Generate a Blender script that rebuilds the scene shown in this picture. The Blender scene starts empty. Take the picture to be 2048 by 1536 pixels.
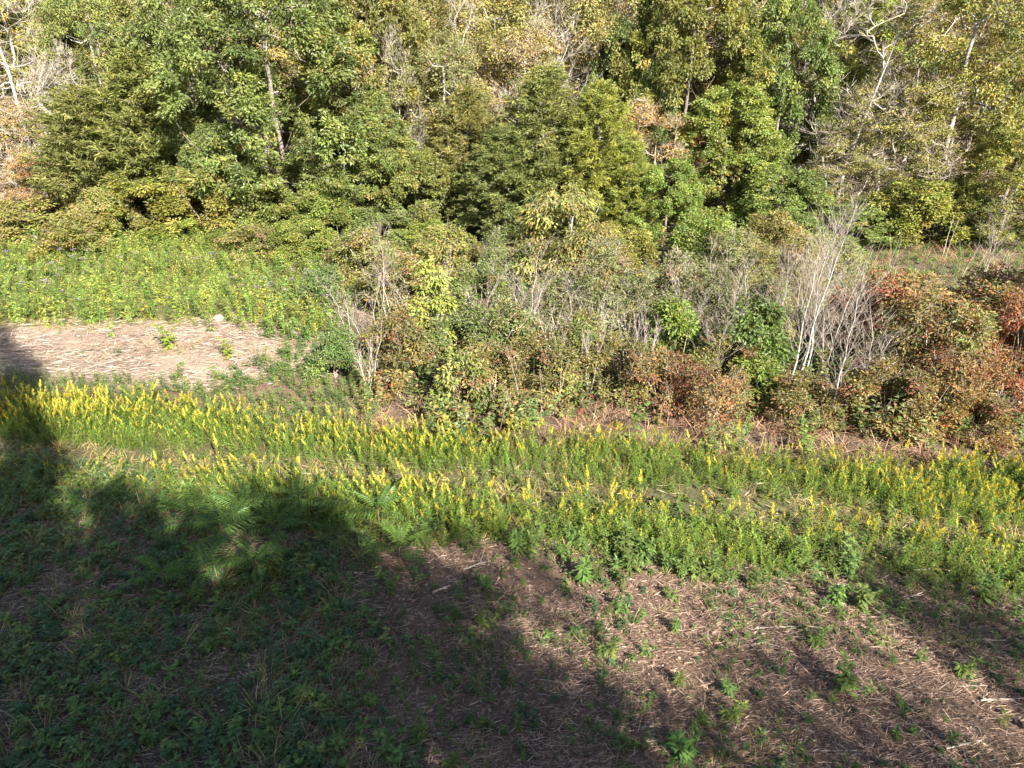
import bpy, math
import numpy as np
from mathutils import Vector, Matrix

# ------------------------------------------------------------------ camera, sky, sun, exposure
scene = bpy.context.scene
col = scene.collection
CAM_H, PITCH, F = 10.0, math.radians(24.0), 1365.0      # focal length in pixels of the 2048 px wide photograph
cam_d = bpy.data.cameras.new('camera')
cam = bpy.data.objects.new('camera', cam_d)
col.objects.link(cam)
cam.location = (0, 0, CAM_H)
cam.rotation_euler = (math.pi / 2 - PITCH, 0, 0)
cam_d.sensor_width = 36.0
cam_d.lens = 36.0 * F / 2048.0
cam_d.clip_end = 2000
scene.camera = cam

SUN_EL, SUN_AZ = math.radians(33), math.radians(150)     # azimuth clockwise from +Y: behind the camera, to its right
world = bpy.data.worlds.new('World')
scene.world = world
world.use_nodes = True
wn = world.node_tree
bg = wn.nodes['Background']
sky = wn.nodes.new('ShaderNodeTexSky')
sky.sky_type = 'NISHITA'
sky.sun_disc = False
sky.sun_elevation = SUN_EL
sky.sun_rotation = SUN_AZ
wn.links.new(sky.outputs[0], bg.inputs[0])
bg.inputs[1].default_value = 0.06
sun_d = bpy.data.lights.new('sun', 'SUN')
sun_d.energy = 5.0
sun_d.angle = math.radians(0.53)
sun_d.color = (1.0, 0.955, 0.87)
sun = bpy.data.objects.new('sun', sun_d)
col.objects.link(sun)
sdir = Vector((math.sin(SUN_AZ) * math.cos(SUN_EL), math.cos(SUN_AZ) * math.cos(SUN_EL), math.sin(SUN_EL)))
sun.rotation_euler = sdir.to_track_quat('Z', 'Y').to_euler()
sun.location = sdir * 60
vs = scene.view_settings
vs.view_transform = 'Standard'
vs.look = 'None'
vs.exposure = 2.2
vs.gamma = 1.0
vs.use_curve_mapping = False
scene.cycles.use_adaptive_sampling = True
scene.cycles.adaptive_threshold = 0.025
scene.cycles.max_bounces = 4
scene.cycles.diffuse_bounces = 2
scene.cycles.glossy_bounces = 2
scene.cycles.transmission_bounces = 2

# ------------------------------------------------------------------ helpers
R = np.random.default_rng
def nrm(a):
    return a / np.maximum(np.linalg.norm(a, axis=-1, keepdims=True), 1e-9)

_gr = R(5)
_gw = [(_gr.uniform(.1, .9), _gr.uniform(.1, .9), _gr.uniform(0, 6.3), _gr.uniform(.5, 1)) for _ in range(7)]
def ground_z(x, y):
    x = np.asarray(x, float); y = np.asarray(y, float)
    z = 0.0 * x
    for kx, ky, ph, a in _gw:
        z = z + .028 * a * np.sin(kx * 1.6 * x + ky * 1.6 * y + ph)
    t = np.clip((y - 33) / 10, 0, 1)
    z = z + .5 * t * t * (3 - 2 * t)                      # low bank in front of the wood
    t = np.clip(y - 46, 0, 300)
    z = z + .17 * t * t / (t + 14)                        # the wood climbs a slope
    return z

def row_dep(row):
    return PITCH + math.atan((row - 768.0) / F)
def ground_at(px, row):
    """point of the ground seen at a pixel of the photograph"""
    dx, dy = (px - 1024) / F, (row - 768) / F
    d = np.array([dx, math.cos(PITCH) - dy * math.sin(PITCH), -math.sin(PITCH) - dy * math.cos(PITCH)])
    lo, hi = 1.0, 400.0
    t = lo
    while t < hi:
        p = np.array([0, 0, CAM_H]) + d * t
        if p[2] <= float(ground_z(p[0], p[1])): break
        t += .05
    return p
def edge(pts):
    """a curve over the ground, y as a function of x, from pixels along it"""
    w = np.array([ground_at(*p)[:2] for p in pts])
    w = w[np.argsort(w[:, 0])]
    return lambda x: np.interp(x, w[:, 0], w[:, 1])
def noise2(x, y, sc, seed):
    r = R(seed); v = 0
    for _ in range(6):
        a = r.uniform(0, 6.28); k = sc * r.uniform(.5, 1.6)
        v = v + np.sin(k * (x * math.cos(a) + y * math.sin(a)) + r.uniform(0, 6.28))
    return v / 6 * 1.6

class Mesh:
    """collects triangles with a colour per vertex"""
    def __init__(s): s.v, s.f, s.c, s.n = [], [], [], 0
    def add(s, v, f, c):
        v = np.asarray(v, np.float32).reshape(-1, 3); f = np.asarray(f, np.int32).reshape(-1, 3)
        c = np.asarray(c, np.float32)
        if c.ndim == 1: c = np.broadcast_to(c, v.shape)
        s.v.append(v); s.f.append(f + s.n); s.c.append(c); s.n += len(v)
    def arrays(s):
        if not s.v: return np.zeros((0, 3), np.float32), np.zeros((0, 3), np.int32), np.zeros((0, 3), np.float32)
        return np.concatenate(s.v), np.concatenate(s.f), np.concatenate(s.c)
    def data(s, name, mat, smooth=False): return mesh_data(name, s.arrays(), mat, smooth)

def mesh_data(name, arr, mat, smooth=False):
    v, f, c = arr
    me = bpy.data.meshes.new(name)
    me.vertices.add(len(v)); me.vertices.foreach_set('co', v.astype(np.float32).ravel())
    me.loops.add(len(f) * 3); me.loops.foreach_set('vertex_index', f.astype(np.int32).ravel())
    me.polygons.add(len(f)); me.polygons.foreach_set('loop_start', np.arange(0, len(f) * 3, 3, dtype=np.int32))
    me.polygons.foreach_set('use_smooth', np.full(len(f), smooth))
    a = me.attributes.new('col', 'FLOAT_COLOR', 'POINT')
    a.data.foreach_set('color', np.concatenate([c, np.ones((len(c), 1), np.float32)], 1).astype(np.float32).ravel())
    me.update(calc_edges=True)
    me.materials.append(mat)
    return me

def leaves(m, P, D, N, L, W, C, fold=.22, droop=.12, mid=.45, bend=False):
    """folded leaf blades: base, two shoulders, tip"""
    n = len(P)
    D = nrm(D); S = nrm(np.cross(D, N)); U = np.cross(S, D)
    L = np.broadcast_to(np.asarray(L, float), (n,))[:, None]; W = np.broadcast_to(np.asarray(W, float), (n,))[:, None]
    v = np.empty((n, 4, 3))
    v[:, 0] = P
    v[:, 1] = P + D * L * mid + S * W / 2 + U * W * fold
    v[:, 2] = P + D * L - U * L * droop
    v[:, 3] = P + D * L * mid - S * W / 2 + U * W * fold
    b = np.arange(n)[:, None] * 4
    if bend: f = np.concatenate([b + [0, 1, 3], b + [1, 2, 3]], 1).reshape(-1, 3)      # narrow blades arch across
    else: f = np.concatenate([b + [0, 1, 2], b + [0, 2, 3]], 1).reshape(-1, 3)          # broad blades fold along the midrib
    m.add(v.reshape(-1, 3), f, np.repeat(np.broadcast_to(C, (n, 3)), 4, 0))

def tube(m, pts, rad, sides, c):
    pts = np.asarray(pts, float); k = len(pts)
    rad = np.broadcast_to(np.asarray(rad, float), (k,))
    t = np.gradient(pts, axis=0); t = nrm(t)
    ref = np.array([0.31, 0.17, 0.93]) if abs(t[0] @ np.array([.31, .17, .93])) < .9 else np.array([1., 0, 0])
    s = nrm(np.cross(t, ref)); u = np.cross(t, s)
    a = np.arange(sides) * 2 * math.pi / sides
    v = pts[:, None] + rad[:, None, None] * (np.cos(a)[None, :, None] * s[:, None] + np.sin(a)[None, :, None] * u[:, None])
    i = np.arange(k - 1)[:, None] * sides; j = np.arange(sides); jn = (j + 1) % sides
    A, Bq, Cq, Dq = i + j, i + jn, i + sides + jn, i + sides + j
    f = np.stack([np.stack([A, Bq, Cq], -1), np.stack([A, Cq, Dq], -1)], -2).reshape(-1, 3)
    m.add(v.reshape(-1, 3), f, c)

def grow(m, r, trunk, rad0, att, c, step=.7, rtip=.012, wander=.12, rise=.5, twigs=0, twig_len=.3, power=.5, ctip=None, thin=None):
    """wood that reaches every attractor from the trunk polylines (each a list of points)"""
    pos, par, kids = [], [], []
    for tr in trunk:
        for i, p in enumerate(tr):
            pos.append(np.asarray(p, float)); par.append(-1 if i == 0 else len(pos) - 2); kids.append(0)
    ntr = len(pos)
    base = np.array(pos)
    d = np.min(np.linalg.norm(att[:, None] - base[None], axis=2), 1)
    P = np.zeros((ntr + len(att) * 12, 3)); P[:ntr] = base; n = ntr
    tips = []
    for a in att[np.argsort(d)]:
        dv = a - P[:n]; ds = np.linalg.norm(dv, axis=1)
        cost = ds * (1 + rise * np.clip(.35 - dv[:, 2] / np.maximum(ds, 1e-6), 0, 2))
        j = int(np.argmin(cost)); q = P[j]; L = ds[j]
        k = min(10, max(1, int(round(L / step))))
        off = r.normal(0, wander, 3) * L
        for s in range(1, k + 1):
            t = s / k
            p = q + (a - q) * t + off * math.sin(math.pi * t) - np.array([0, 0, .12 * L * math.sin(math.pi * t)])
            if n >= len(P): P = np.concatenate([P, np.zeros_like(P)])
            P[n] = p; par.append(j if s == 1 else n - 1); n += 1
        tips.append(n - 1)
    P = P[:n]; par = np.array(par)
    load = np.zeros(n); load[tips] = 1
    for i in range(n - 1, 0, -1):
        if par[i] >= 0: load[par[i]] += load[i]
    tot = max(1, max(load[i] for i in range(n) if par[i] < 0))
    rad = np.maximum(rtip, rad0 * (load / tot) ** power)
    ch = [[] for _ in range(n)]
    for i in range(n):
        if par[i] >= 0: ch[par[i]].append(i)
    c = np.asarray(c); ctip = c if ctip is None else np.asarray(ctip)
    stack = [i for i in range(n) if par[i] < 0]
    while stack:
        i = stack.pop(); chain = [i]
        if par[i] >= 0: chain = [par[i], i]
        while ch[chain[-1]]:
            k = sorted(ch[chain[-1]], key=lambda x: -load[x] - (1e6 if x < ntr else 0))
            stack += k[1:]
            chain.append(k[0])
        if len(chain) < 2: continue
        rr = rad[chain].copy()
        if par[chain[0]] >= 0 or chain[0] >= 0 and par[i] >= 0: rr[0] = min(rr[0], rr[1] * 1.25)
        rr[-1] *= .5
        k = np.clip((rr[:, None] - rtip) / .05, 0, 1)
        cc = np.repeat(ctip * (1 - k) + c * k, 6 if rr[0] > .05 else 3, 0)
        tube(m, P[chain], rr, 6 if rr[0] > .05 else 3, cc)
    if twigs:
        i = r.integers(ntr, n, len(att) * twigs)
        pp = P[i]; dr = nrm(pp - P[np.maximum(par[i], 0)]) + r.normal(0, .55, (len(i), 3)) + [0, 0, .25]
        Lt = twig_len * r.uniform(.5, 1.4, len(i))
        thin_leaves(m, pp, nrm(dr), Lt, rtip * 1.1 if thin is None else thin, ctip, r)
    return P[tips]

def thin_leaves(m, P, D, L, w, c, r):
    """twigs: two crossed slivers each"""
    n = len(P)
    N = nrm(r.normal(0, 1, (n, 3)))
    leaves(m, P, D, N, L, w, c, fold=.6, droop=0, mid=.3)

# ------------------------------------------------------------------ materials
def mat_veg(name, rough=.5, trans=.3, tt=(1.25, 1.15, .55), spec=.35, noise=0.0):
    mt = bpy.data.materials.new(name); mt.use_nodes = True
    nt = mt.node_tree; nt.nodes.clear()
    N = nt.nodes.new; Lk = nt.links.new
    at = N('ShaderNodeAttribute'); at.attribute_name = 'col'
    oi = N('ShaderNodeObjectInfo')
    mx = N('ShaderNodeMix'); mx.data_type = 'RGBA'; mx.blend_type = 'MULTIPLY'; mx.inputs[0].default_value = 1
    Lk(at.outputs['Color'], mx.inputs[6]); Lk(oi.outputs['Color'], mx.inputs[7])
    cc = mx.outputs[2]
    if noise:
        tc = N('ShaderNodeTexCoord'); nz = N('ShaderNodeTexNoise'); nz.inputs['Scale'].default_value = noise
        nz.inputs['Detail'].default_value = 4
        Lk(tc.outputs['Object'], nz.inputs['Vector'])
        mr = N('ShaderNodeMapRange'); mr.inputs[1].default_value = .3; mr.inputs[2].default_value = .7
        mr.inputs[3].default_value = .55; mr.inputs[4].default_value = 1.3
        Lk(nz.outputs[0], mr.inputs[0])
        m2 = N('ShaderNodeMix'); m2.data_type = 'RGBA'; m2.blend_type = 'MULTIPLY'; m2.inputs[0].default_value = 1
        Lk(cc, m2.inputs[6]); Lk(mr.outputs[0], m2.inputs[7]); cc = m2.outputs[2]
    pb = N('ShaderNodeBsdfPrincipled'); pb.inputs['Roughness'].default_value = rough
    pb.inputs['Specular IOR Level'].default_value = spec
    Lk(cc, pb.inputs['Base Color'])
    out = N('ShaderNodeOutputMaterial')
    if trans:
        tr = N('ShaderNodeBsdfTranslucent')
        m3 = N('ShaderNodeMix'); m3.data_type = 'RGBA'; m3.blend_type = 'MULTIPLY'; m3.inputs[0].default_value = 1
        Lk(cc, m3.inputs[6]); m3.inputs[7].default_value = (*tt, 1); Lk(m3.outputs[2], tr.inputs[0])
        ms = N('ShaderNodeMixShader'); ms.inputs[0].default_value = trans
        Lk(pb.outputs[0], ms.inputs[1]); Lk(tr.outputs[0], ms.inputs[2]); Lk(ms.outputs[0], out.inputs[0])
    else:
        Lk(pb.outputs[0], out.inputs[0])
    return mt
M_LEAF = mat_veg('leaf', .48, .40, spec=.45)
M_SOFT = mat_veg('soft_leaf', .6, .35, spec=.25)
M_NEEDLE = mat_veg('needle', .6, .4, (1.1, 1.1, .6), spec=.25)
M_BARK = mat_veg('bark', .9, 0, spec=.15, noise=9)
M_STRAW = mat_veg('straw', .75, .15, (1, .95, .8), spec=.2)
M_FLOWER = mat_veg('flower', .7, .35, (1.1, 1.0, .4), spec=.15)
M_ROCK = mat_veg('rock', .9, 0, spec=.15, noise=7)

def mat_ground():
    mt = bpy.data.materials.new('ground_soil'); mt.use_nodes = True
    nt = mt.node_tree; N = nt.nodes.new; Lk = nt.links.new
    pb = nt.nodes['Principled BSDF']; pb.inputs['Roughness'].default_value = .95; pb.inputs['Specular IOR Level'].default_value = .1
    at = N('ShaderNodeAttribute'); at.attribute_name = 'col'
    tc = N('ShaderNodeTexCoord')
    n1 = N('ShaderNodeTexNoise'); n1.inputs['Scale'].default_value = 3.1; n1.inputs['Detail'].default_value = 10; n1.inputs['Roughness'].default_value = .75
    mp = N('ShaderNodeMapping'); mp.inputs['Scale'].default_value = (6, 22, 10); mp.inputs['Rotation'].default_value = (0, 0, .2)
    n2 = N('ShaderNodeTexNoise'); n2.inputs['Scale'].default_value = 1.6; n2.inputs['Detail'].default_value = 8; n2.inputs['Roughness'].default_value = .7
    Lk(tc.outputs['Object'], n1.inputs['Vector']); Lk(tc.outputs['Object'], mp.inputs['Vector']); Lk(mp.outputs[0], n2.inputs['Vector'])
    def rng(src, a, b, lo, hi):
        q = N('ShaderNodeMapRange'); q.inputs[1].default_value = a; q.inputs[2].default_value = b
        q.inputs[3].default_value = lo; q.inputs[4].default_value = hi; Lk(src, q.inputs[0]); return q.outputs[0]
    a = rng(n1.outputs[0], .3, .7, .55, 1.35); b = rng(n2.outputs[0], .3, .7, .6, 1.4)
    mu = N('ShaderNodeMath'); mu.operation = 'MULTIPLY'; Lk(a, mu.inputs[0]); Lk(b, mu.inputs[1])
    mx = N('ShaderNodeMix'); mx.data_type = 'RGBA'; mx.blend_type = 'MULTIPLY'; mx.inputs[0].default_value = 1
    Lk(at.outputs['Color'], mx.inputs[6]); Lk(mu.outputs[0], mx.inputs[7]); Lk(mx.outputs[2], pb.inputs['Base Color'])
    bp = N('ShaderNodeBump'); bp.inputs['Strength'].default_value = .8; bp.inputs['Distance'].default_value = .05
    Lk(mu.outputs[0], bp.inputs['Height']); Lk(bp.outputs[0], pb.inputs['Normal'])
    return mt
M_GROUND = mat_ground()

# ------------------------------------------------------------------ zones of the ground, read off the photograph
E_A = edge([(-300, 1000), (300, 1020), (600, 1060), (800, 1085), (1000, 1095), (1200, 1115), (1400, 1150), (1600, 1155), (1800, 1175), (2048, 1205), (2300, 1230)])
E_B = edge([(-300, 930), (0, 940), (400, 965), (600, 980), (800, 990), (1000, 1015), (1300, 1055), (1600, 1085), (1800, 1100), (2048, 1115), (2300, 1130)])
E_C = edge([(-300, 875), (0, 885), (400, 912), (700, 932), (1000, 955), (1300, 985), (1600, 1005), (1800, 1035), (2048, 1062), (2300, 1080)])
E_D = edge([(-300, 815), (0, 820), (200, 828), (400, 845), (700, 874), (1000, 898), (1200, 900), (1300, 912), (1500, 935), (1700, 942), (2048, 950), (2300, 955)])
E_F0 = edge([(-300, 752), (0, 752), (200, 758), (400, 778), (560, 762), (640, 700), (720, 690)])
E_F1 = edge([(-300, 655), (0, 655), (200, 650), (420, 642), (560, 655), (640, 690), (720, 690)])
E_WOOD = edge([(-300, 500), (0, 500), (400, 496), (700, 505), (1000, 530), (1300, 520), (1700, 510), (2048, 505), (2300, 505)])
_tl = np.array([ground_at(*p)[:2] for p in [(735, 815), (715, 760), (700, 700), (665, 620), (655, 560), (640, 500)]])
_tl = _tl[np.argsort(_tl[:, 1])]
def thicket_left(y): return np.interp(y, _tl[:, 1], _tl[:, 0])
def in_view(x, y, mar=1.12):
    dep = y * math.cos(PITCH) + CAM_H * math.sin(PITCH)
    return np.abs(x) < .75 * dep * mar + 1.0
def field(n, x0, x1, y0, y1, seed):
    r = R(seed); x = r.uniform(x0, x1, n); y = r.uniform(y0, y1, n)
    k = in_view(x, y); return x[k], y[k]

# ------------------------------------------------------------------ the ground
def build_ground():
    ys = np.concatenate([np.linspace(-160, 0, 40), np.linspace(.3, 50, 110), np.linspace(51, 110, 60), np.linspace(115, 420, 30)])
    xs = np.concatenate([np.linspace(-320, -42, 30), np.linspace(-40, 40, 140), np.linspace(42, 320, 30)])
    X, Y = np.meshgrid(xs, ys)
    Z = ground_z(X, Y)
    Z = Z + .02 * noise2(X, Y, 4, 3) * (np.abs(X) < 40) * (Y > 0) * (Y < 50)
    v = np.stack([X, Y, Z], -1).reshape(-1, 3)
    x, y = v[:, 0], v[:, 1]
    c = np.empty((len(v), 3)); c[:] = (.145, .094, .066)                       # worn soil and thatch in front
    n = noise2(x, y, 1.0, 11)
    green = (y > E_A(x)) & (y < E_D(x) + 1)
    c[green] = (.10, .095, .045)
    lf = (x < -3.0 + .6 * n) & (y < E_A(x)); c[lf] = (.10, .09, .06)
    n3 = noise2(x, y, 2.6, 12); st = (y > E_F0(x) + .4 * n) & (y < E_F1(x) + .8 * n + .3 * n3) & (x < thicket_left(y)); c[st] = np.array([.29, .21, .155]) * (1 + .25 * n3[st])[:, None]
    bk = (y >= E_F1(x) + .8 * n + .3 * n3) & (y < E_WOOD(x)) & (x < thicket_left(y)); c[bk] = (.13, .12, .05)
    th = (y > E_D(x)) & (x > thicket_left(y)); c[th] = (.12, .09, .06)
    wd = (y >= E_WOOD(x)); c[wd] = (.10, .075, .05)
    c *= (1 + .15 * n)[:, None]
    W, H = len(xs), len(ys)
    i = (np.arange(H - 1)[:, None] * W + np.arange(W - 1)).ravel()
    f = np.concatenate([np.stack([i, i + 1, i + W + 1], 1), np.stack([i, i + W + 1, i + W], 1)])
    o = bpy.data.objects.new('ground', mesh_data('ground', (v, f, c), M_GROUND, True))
    o['kind'] = 'structure'; o['label'] = 'mown field with straw, soil and a wooded slope behind'
    col.objects.link(o)
build_ground()

# ------------------------------------------------------------------ object helpers
def tag(o, label, cat, group=None):
    o['label'] = label; o['category'] = cat
    if group: o['group'] = group
    return o
def thing(name, label, cat, loc, rz=0.0, scale=(1, 1, 1), parts=(), tint=(1, 1, 1), group=None, rot=None):
    """an Empty at the base with one child for each (part name, mesh data)"""
    e = bpy.data.objects.new(name, None); e.empty_display_size = .2
    col.objects.link(e)
    e.location = loc; e.rotation_euler = rot if rot else (0, 0, rz); e.scale = scale
    tag(e, label, cat, group)
    for pn, me in parts:
        o = bpy.data.objects.new(pn, me); o.parent = e
        o.color = (*tint, 1) if pn in TINTED else (1, 1, 1, 1)
        col.objects.link(o)
    return e
TINTED = {'crown', 'leaves', 'foliage'}
def stuff(name, label, cat, mesh):
    o = bpy.data.objects.new(name, mesh); o['kind'] = 'stuff'; tag(o, label, cat); col.objects.link(o); return o
def scatter(m, protos, x, y, yaw, s, seed, tint=None, tilt=.08, dz=0.0):
    """stands copies of small plants (vertex, face, colour arrays) on the ground in one mesh"""
    r = R(seed); n = len(x); z = ground_z(x, y) + dz
    pick = r.integers(0, len(protos), n)
    tx, ty = r.normal(0, tilt, n), r.normal(0, tilt, n)
    for k, (v, f, c) in enumerate(protos):
        i = np.where(pick == k)[0]
        if not len(i): continue
        ca, sa = np.cos(yaw[i])[:, None], np.sin(yaw[i])[:, None]
        sv = v[None] * s[i][:, None, None]
        X = sv[..., 0] * ca - sv[..., 1] * sa + sv[..., 2] * tx[i][:, None] + x[i][:, None]
        Y = sv[..., 0] * sa + sv[..., 1] * ca + sv[..., 2] * ty[i][:, None] + y[i][:, None]
        Z = sv[..., 2] + z[i][:, None]
        V = np.stack([X, Y, Z], -1).reshape(-1, 3)
        Fq = (f[None] + (np.arange(len(i)) * len(v))[:, None, None]).reshape(-1, 3)
        C = np.broadcast_to(c[None], (len(i),) + c.shape)
        if tint is not None: C = C * tint[i][:, None, :]
        m.add(V, Fq, C.reshape(-1, 3))
def vary(r, n, lo=.75, hi=1.25, hue=.12):
    return r.uniform(lo, hi, (n, 1)) * (1 + r.normal(0, hue, (n, 3)) * np.array([1, .4, .6]))

# ------------------------------------------------------------------ trees and shrubs: prototypes of unit kinds
def lobes(r, h, rad, z0, nl, lobe, top=.55, reach=(.35, .78)):
    """overlapping clumps of a crown: centre, radius"""
    C, Q = [], []
    for i in range(nl):
        t = (i + r.uniform(.1, .9)) / nl
        z = z0 + (h - z0) * (.06 + .86 * t)
        u = (z - z0) / (h - z0)
        prof = math.sin(math.pi * min(1, max(0, u)) ** top) ** .6 if 0 < u < 1 else .2
        a = i * 2.4 + r.uniform(-.6, .6)
        d = rad * prof * r.uniform(*reach)
        C.append((d * math.cos(a), d * math.sin(a), z)); Q.append(rad * lobe * r.uniform(.7, 1.25))
    return np.array(C), np.array(Q)
def on_lobes(r, C, Q, n, inner=.12, flat=.8, low=-.35):
    k = r.choice(len(C), n * 2, p=Q ** 2 / (Q ** 2).sum())
    d = nrm(r.normal(0, 1, (n * 2, 3)))
    out = nrm(C[k] * [1, 1, 0] + 1e-6)
    keep = (d[:, 2] > low) & ((d * out).sum(1) > -.35)
    k, d = k[keep][:n], d[keep][:n]
    rr = np.where(r.random(len(k)) < inner, r.uniform(.1, .7, len(k)), r.uniform(.78, 1.05, len(k)))
    p = C[k] + d * (Q[k] * rr)[:, None] * [1, 1, flat]
    return p, d, k
def pal(r, n, palette):
    cs = np.array([p[:3] for p in palette]); w = np.array([p[3] for p in palette], float)
    return cs[r.choice(len(cs), n, p=w / w.sum())]
def tufts(m, r, P, D, nleaf, rt, L, W, palette, hang=.35, spread=1.0, lumps=None, flatN=.35, jit=.22, fold=.22):
    K = len(P)
    base = pal(r, K, palette) * r.uniform(.8, 1.2, (K, 1))
    if lumps is not None: base = base * r.uniform(.75, 1.25, lumps.max() + 1)[lumps][:, None]
    i = np.repeat(np.arange(K), nleaf); n = len(i)
    off = nrm(r.normal(0, 1, (n, 3))) * (r.random(n) ** .5)[:, None] * rt * [1, 1, .75]
    q = P[i] + off
    dr = nrm(off / rt * spread + D[i] * .5 + r.normal(0, .35, (n, 3)) - [0, 0, hang])
    nn = nrm(np.array([0, 0, flatN]) + D[i] * 1.0 + off / rt * .3 + r.normal(0, .4, (n, 3)))
    c = base[i] * r.uniform(1 - jit, 1 + jit, (n, 1)) * (1 + r.normal(0, .06, (n, 3)))
    leaves(m, q, dr, nn, L * r.uniform(.7, 1.25, n), W * r.uniform(.7, 1.25, n), c, fold=fold)

BARK = (.16, .135, .11); PALE = (.40, .37, .32); GREYB = (.27, .245, .21); TWIG = (.36, .30, .24)
def stem_lines(r, h, n, lean=.05, spread=.25, top=.9):
    L = []
    for i in range(n):
        a = r.uniform(0, 6.28); k = 8; t = np.linspace(0, 1, k)
        sp = (spread if n > 1 else 0) * h * r.uniform(.5, 1.2)
        wob = np.cumsum(r.normal(0, lean * h / k, (k, 2)), 0); wob -= wob[0]
        p = np.stack([sp * math.cos(a) * t ** 1.2 + wob[:, 0] + .02 * h * (n > 1) * math.cos(a), sp * math.sin(a) * t ** 1.2 + wob[:, 1] + .02 * h * (n > 1) * math.sin(a), t * h * top * r.uniform(.85, 1.0) - .15 * (t == 0)], 1)
        L.append(p)
    return L
def broadleaf(seed, h, rad, z0, nl, ntuft, nleaf, L, W, palette, lobe=.36, rt=.38, stems=1, rad0=.17, bark=BARK, hang=.35, inner=.25, mat=None, low=-.6, twigs=0, spread=.25, flat=.95, fold=.22, ctip=None, jit=.22, top=.55, wood_n=None, reach=(.35, .78)):
    r = R(seed)
    C, Q = lobes(r, h, rad, z0, nl, lobe, top, reach)
    P, D, k = on_lobes(r, C, Q, ntuft, inner, flat, low)
    s = P[:, 2] > .08; P, D, k = P[s], D[s], k[s]
    w = Mesh(); lf = Mesh()
    tr = stem_lines(r, h, stems, spread=spread, top=.86)
    wi = r.permutation(len(P))[:wood_n or len(P)]
    grow(w, r, tr, rad0, P[wi], bark, step=.8 if h > 6 else .35, rtip=.011 if h > 6 else .007, twigs=twigs, ctip=ctip)
    tufts(lf, r, P, D, nleaf, rt, L, W, palette, hang=hang, lumps=k, fold=fold, jit=jit)
    return h, rad, [('trunk', w.data('trunk', M_BARK, True)), ('crown', lf.data('crown', mat or M_LEAF))]
def cedar(seed, h, rad, palette, nb=170, ns=17):
    r = R(seed); w = Mesh(); lf = Mesh()
    zt = np.linspace(-.1, h * .98, 14)
    tr = np.stack([.05 * np.sin(zt), .05 * np.cos(zt * 1.3), zt], 1)
    tube(w, tr, np.linspace(.14, .015, 14), 6, BARK)
    SP, SD = [], []
    for i in range(nb):
        u = (i + r.random()) / nb; z = h * (.05 + .93 * u ** .85)
        prof = (1 - u ** 1.5) ** .8 * (.62 + .38 * min(1, u * 5))
        Lb = rad * max(.1, prof) * r.uniform(.62, 1.15); a = i * 2.399 + r.uniform(-.4, .4)
        d = np.array([math.cos(a), math.sin(a), 0]); t = np.linspace(0, 1, 5)
        p = np.array([0, 0, z]) + d * (t * Lb)[:, None] + np.array([0, 0, 1]) * ((.5 * t ** 1.6 + .1 * t) * Lb * .75)[:, None]
        tube(w, p, np.linspace(.028, .008, 5), 3, GREYB)
        k = max(3, int(ns * (Lb / rad) + 2))
        tt = r.uniform(.12, 1.02, k) ** .75
        q = np.stack([np.interp(tt, t, p[:, j]) for j in range(3)], 1) + r.normal(0, .13, (k, 3)) * [1, 1, .7]
        SP.append(q); SD.append(nrm(d + r.normal(0, .45, (k, 3)) + [0, 0, .55]))
    P = np.concatenate(SP); D = np.concatenate(SD); K = len(P)
    base = pal(r, K, palette) * r.uniform(.8, 1.2, (K, 1)); nn = 16
    i = np.repeat(np.arange(K), nn); n = len(i); t = r.random(n)
    q = P[i] + D[i] * (t * .34)[:, None] + r.normal(0, .05, (n, 3))
    dr = nrm(D[i] + r.normal(0, .5, (n, 3)) - [0, 0, .1])
    leaves(lf, q, dr, nrm(r.normal(0, .5, (n, 3)) + [0, 0, 1]), r.uniform(.14, .32, n), r.uniform(.035, .065, n), base[i] * r.uniform(.75, 1.25, (n, 1)), fold=.3)
    return h, rad, [('trunk', w.data('trunk', M_BARK, True)), ('crown', lf.data('crown', M_NEEDLE))]
def bare(seed, h, rad, z0, nl, natt, tr_top=.8, bark=PALE, ctip=TWIG, stems=1, rad0=.12, twigs=5, twig_len=.45, lobe=.36, spread=.2, rise=2.2, rtip=.009, top=.55, thin=.014, power=.5):
    r = R(seed); C, Q = lobes(r, h, rad, z0, nl, lobe, top)
    P, D, k = on_lobes(r, C, Q, natt, .35, .9, -.6)
    P = P[P[:, 2] > .3]
    w = Mesh()
    tr = stem_lines(r, h, stems, spread=spread, top=tr_top, lean=.035)
    grow(w, r, tr, rad0, P, bark, step=.6 if h > 7 else .4, rtip=rtip, rise=rise, twigs=twigs, twig_len=twig_len, ctip=ctip, wander=.1, thin=thin, power=power)
    return h, rad, w
def sparse(seed, h, rad, z0, nl, natt, nleaf, L, W, palette, **kw):
    hh, rr, w = bare(seed, h, rad, z0, nl, natt, **kw)
    r = R(seed + 900); C, Q = lobes(R(seed), h, rad, z0, nl, kw.get('lobe', .36), kw.get('top', .55))
    P, D, k = on_lobes(r, C, Q, natt, .3, .9, -.5)
    lf = Mesh(); tufts(lf, r, P, D, nleaf, .42, L, W, palette, hang=.6, lumps=k, jit=.3)
    return hh, rr, [('trunk', w.data('trunk', M_BARK, True)), ('crown', lf.data('crown', M_SOFT))]
def baretree(*a, **k):
    h, rad, w = bare(*a, **k)
    return h, rad, [('trunk', w.data('trunk', M_BARK, True))]

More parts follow.
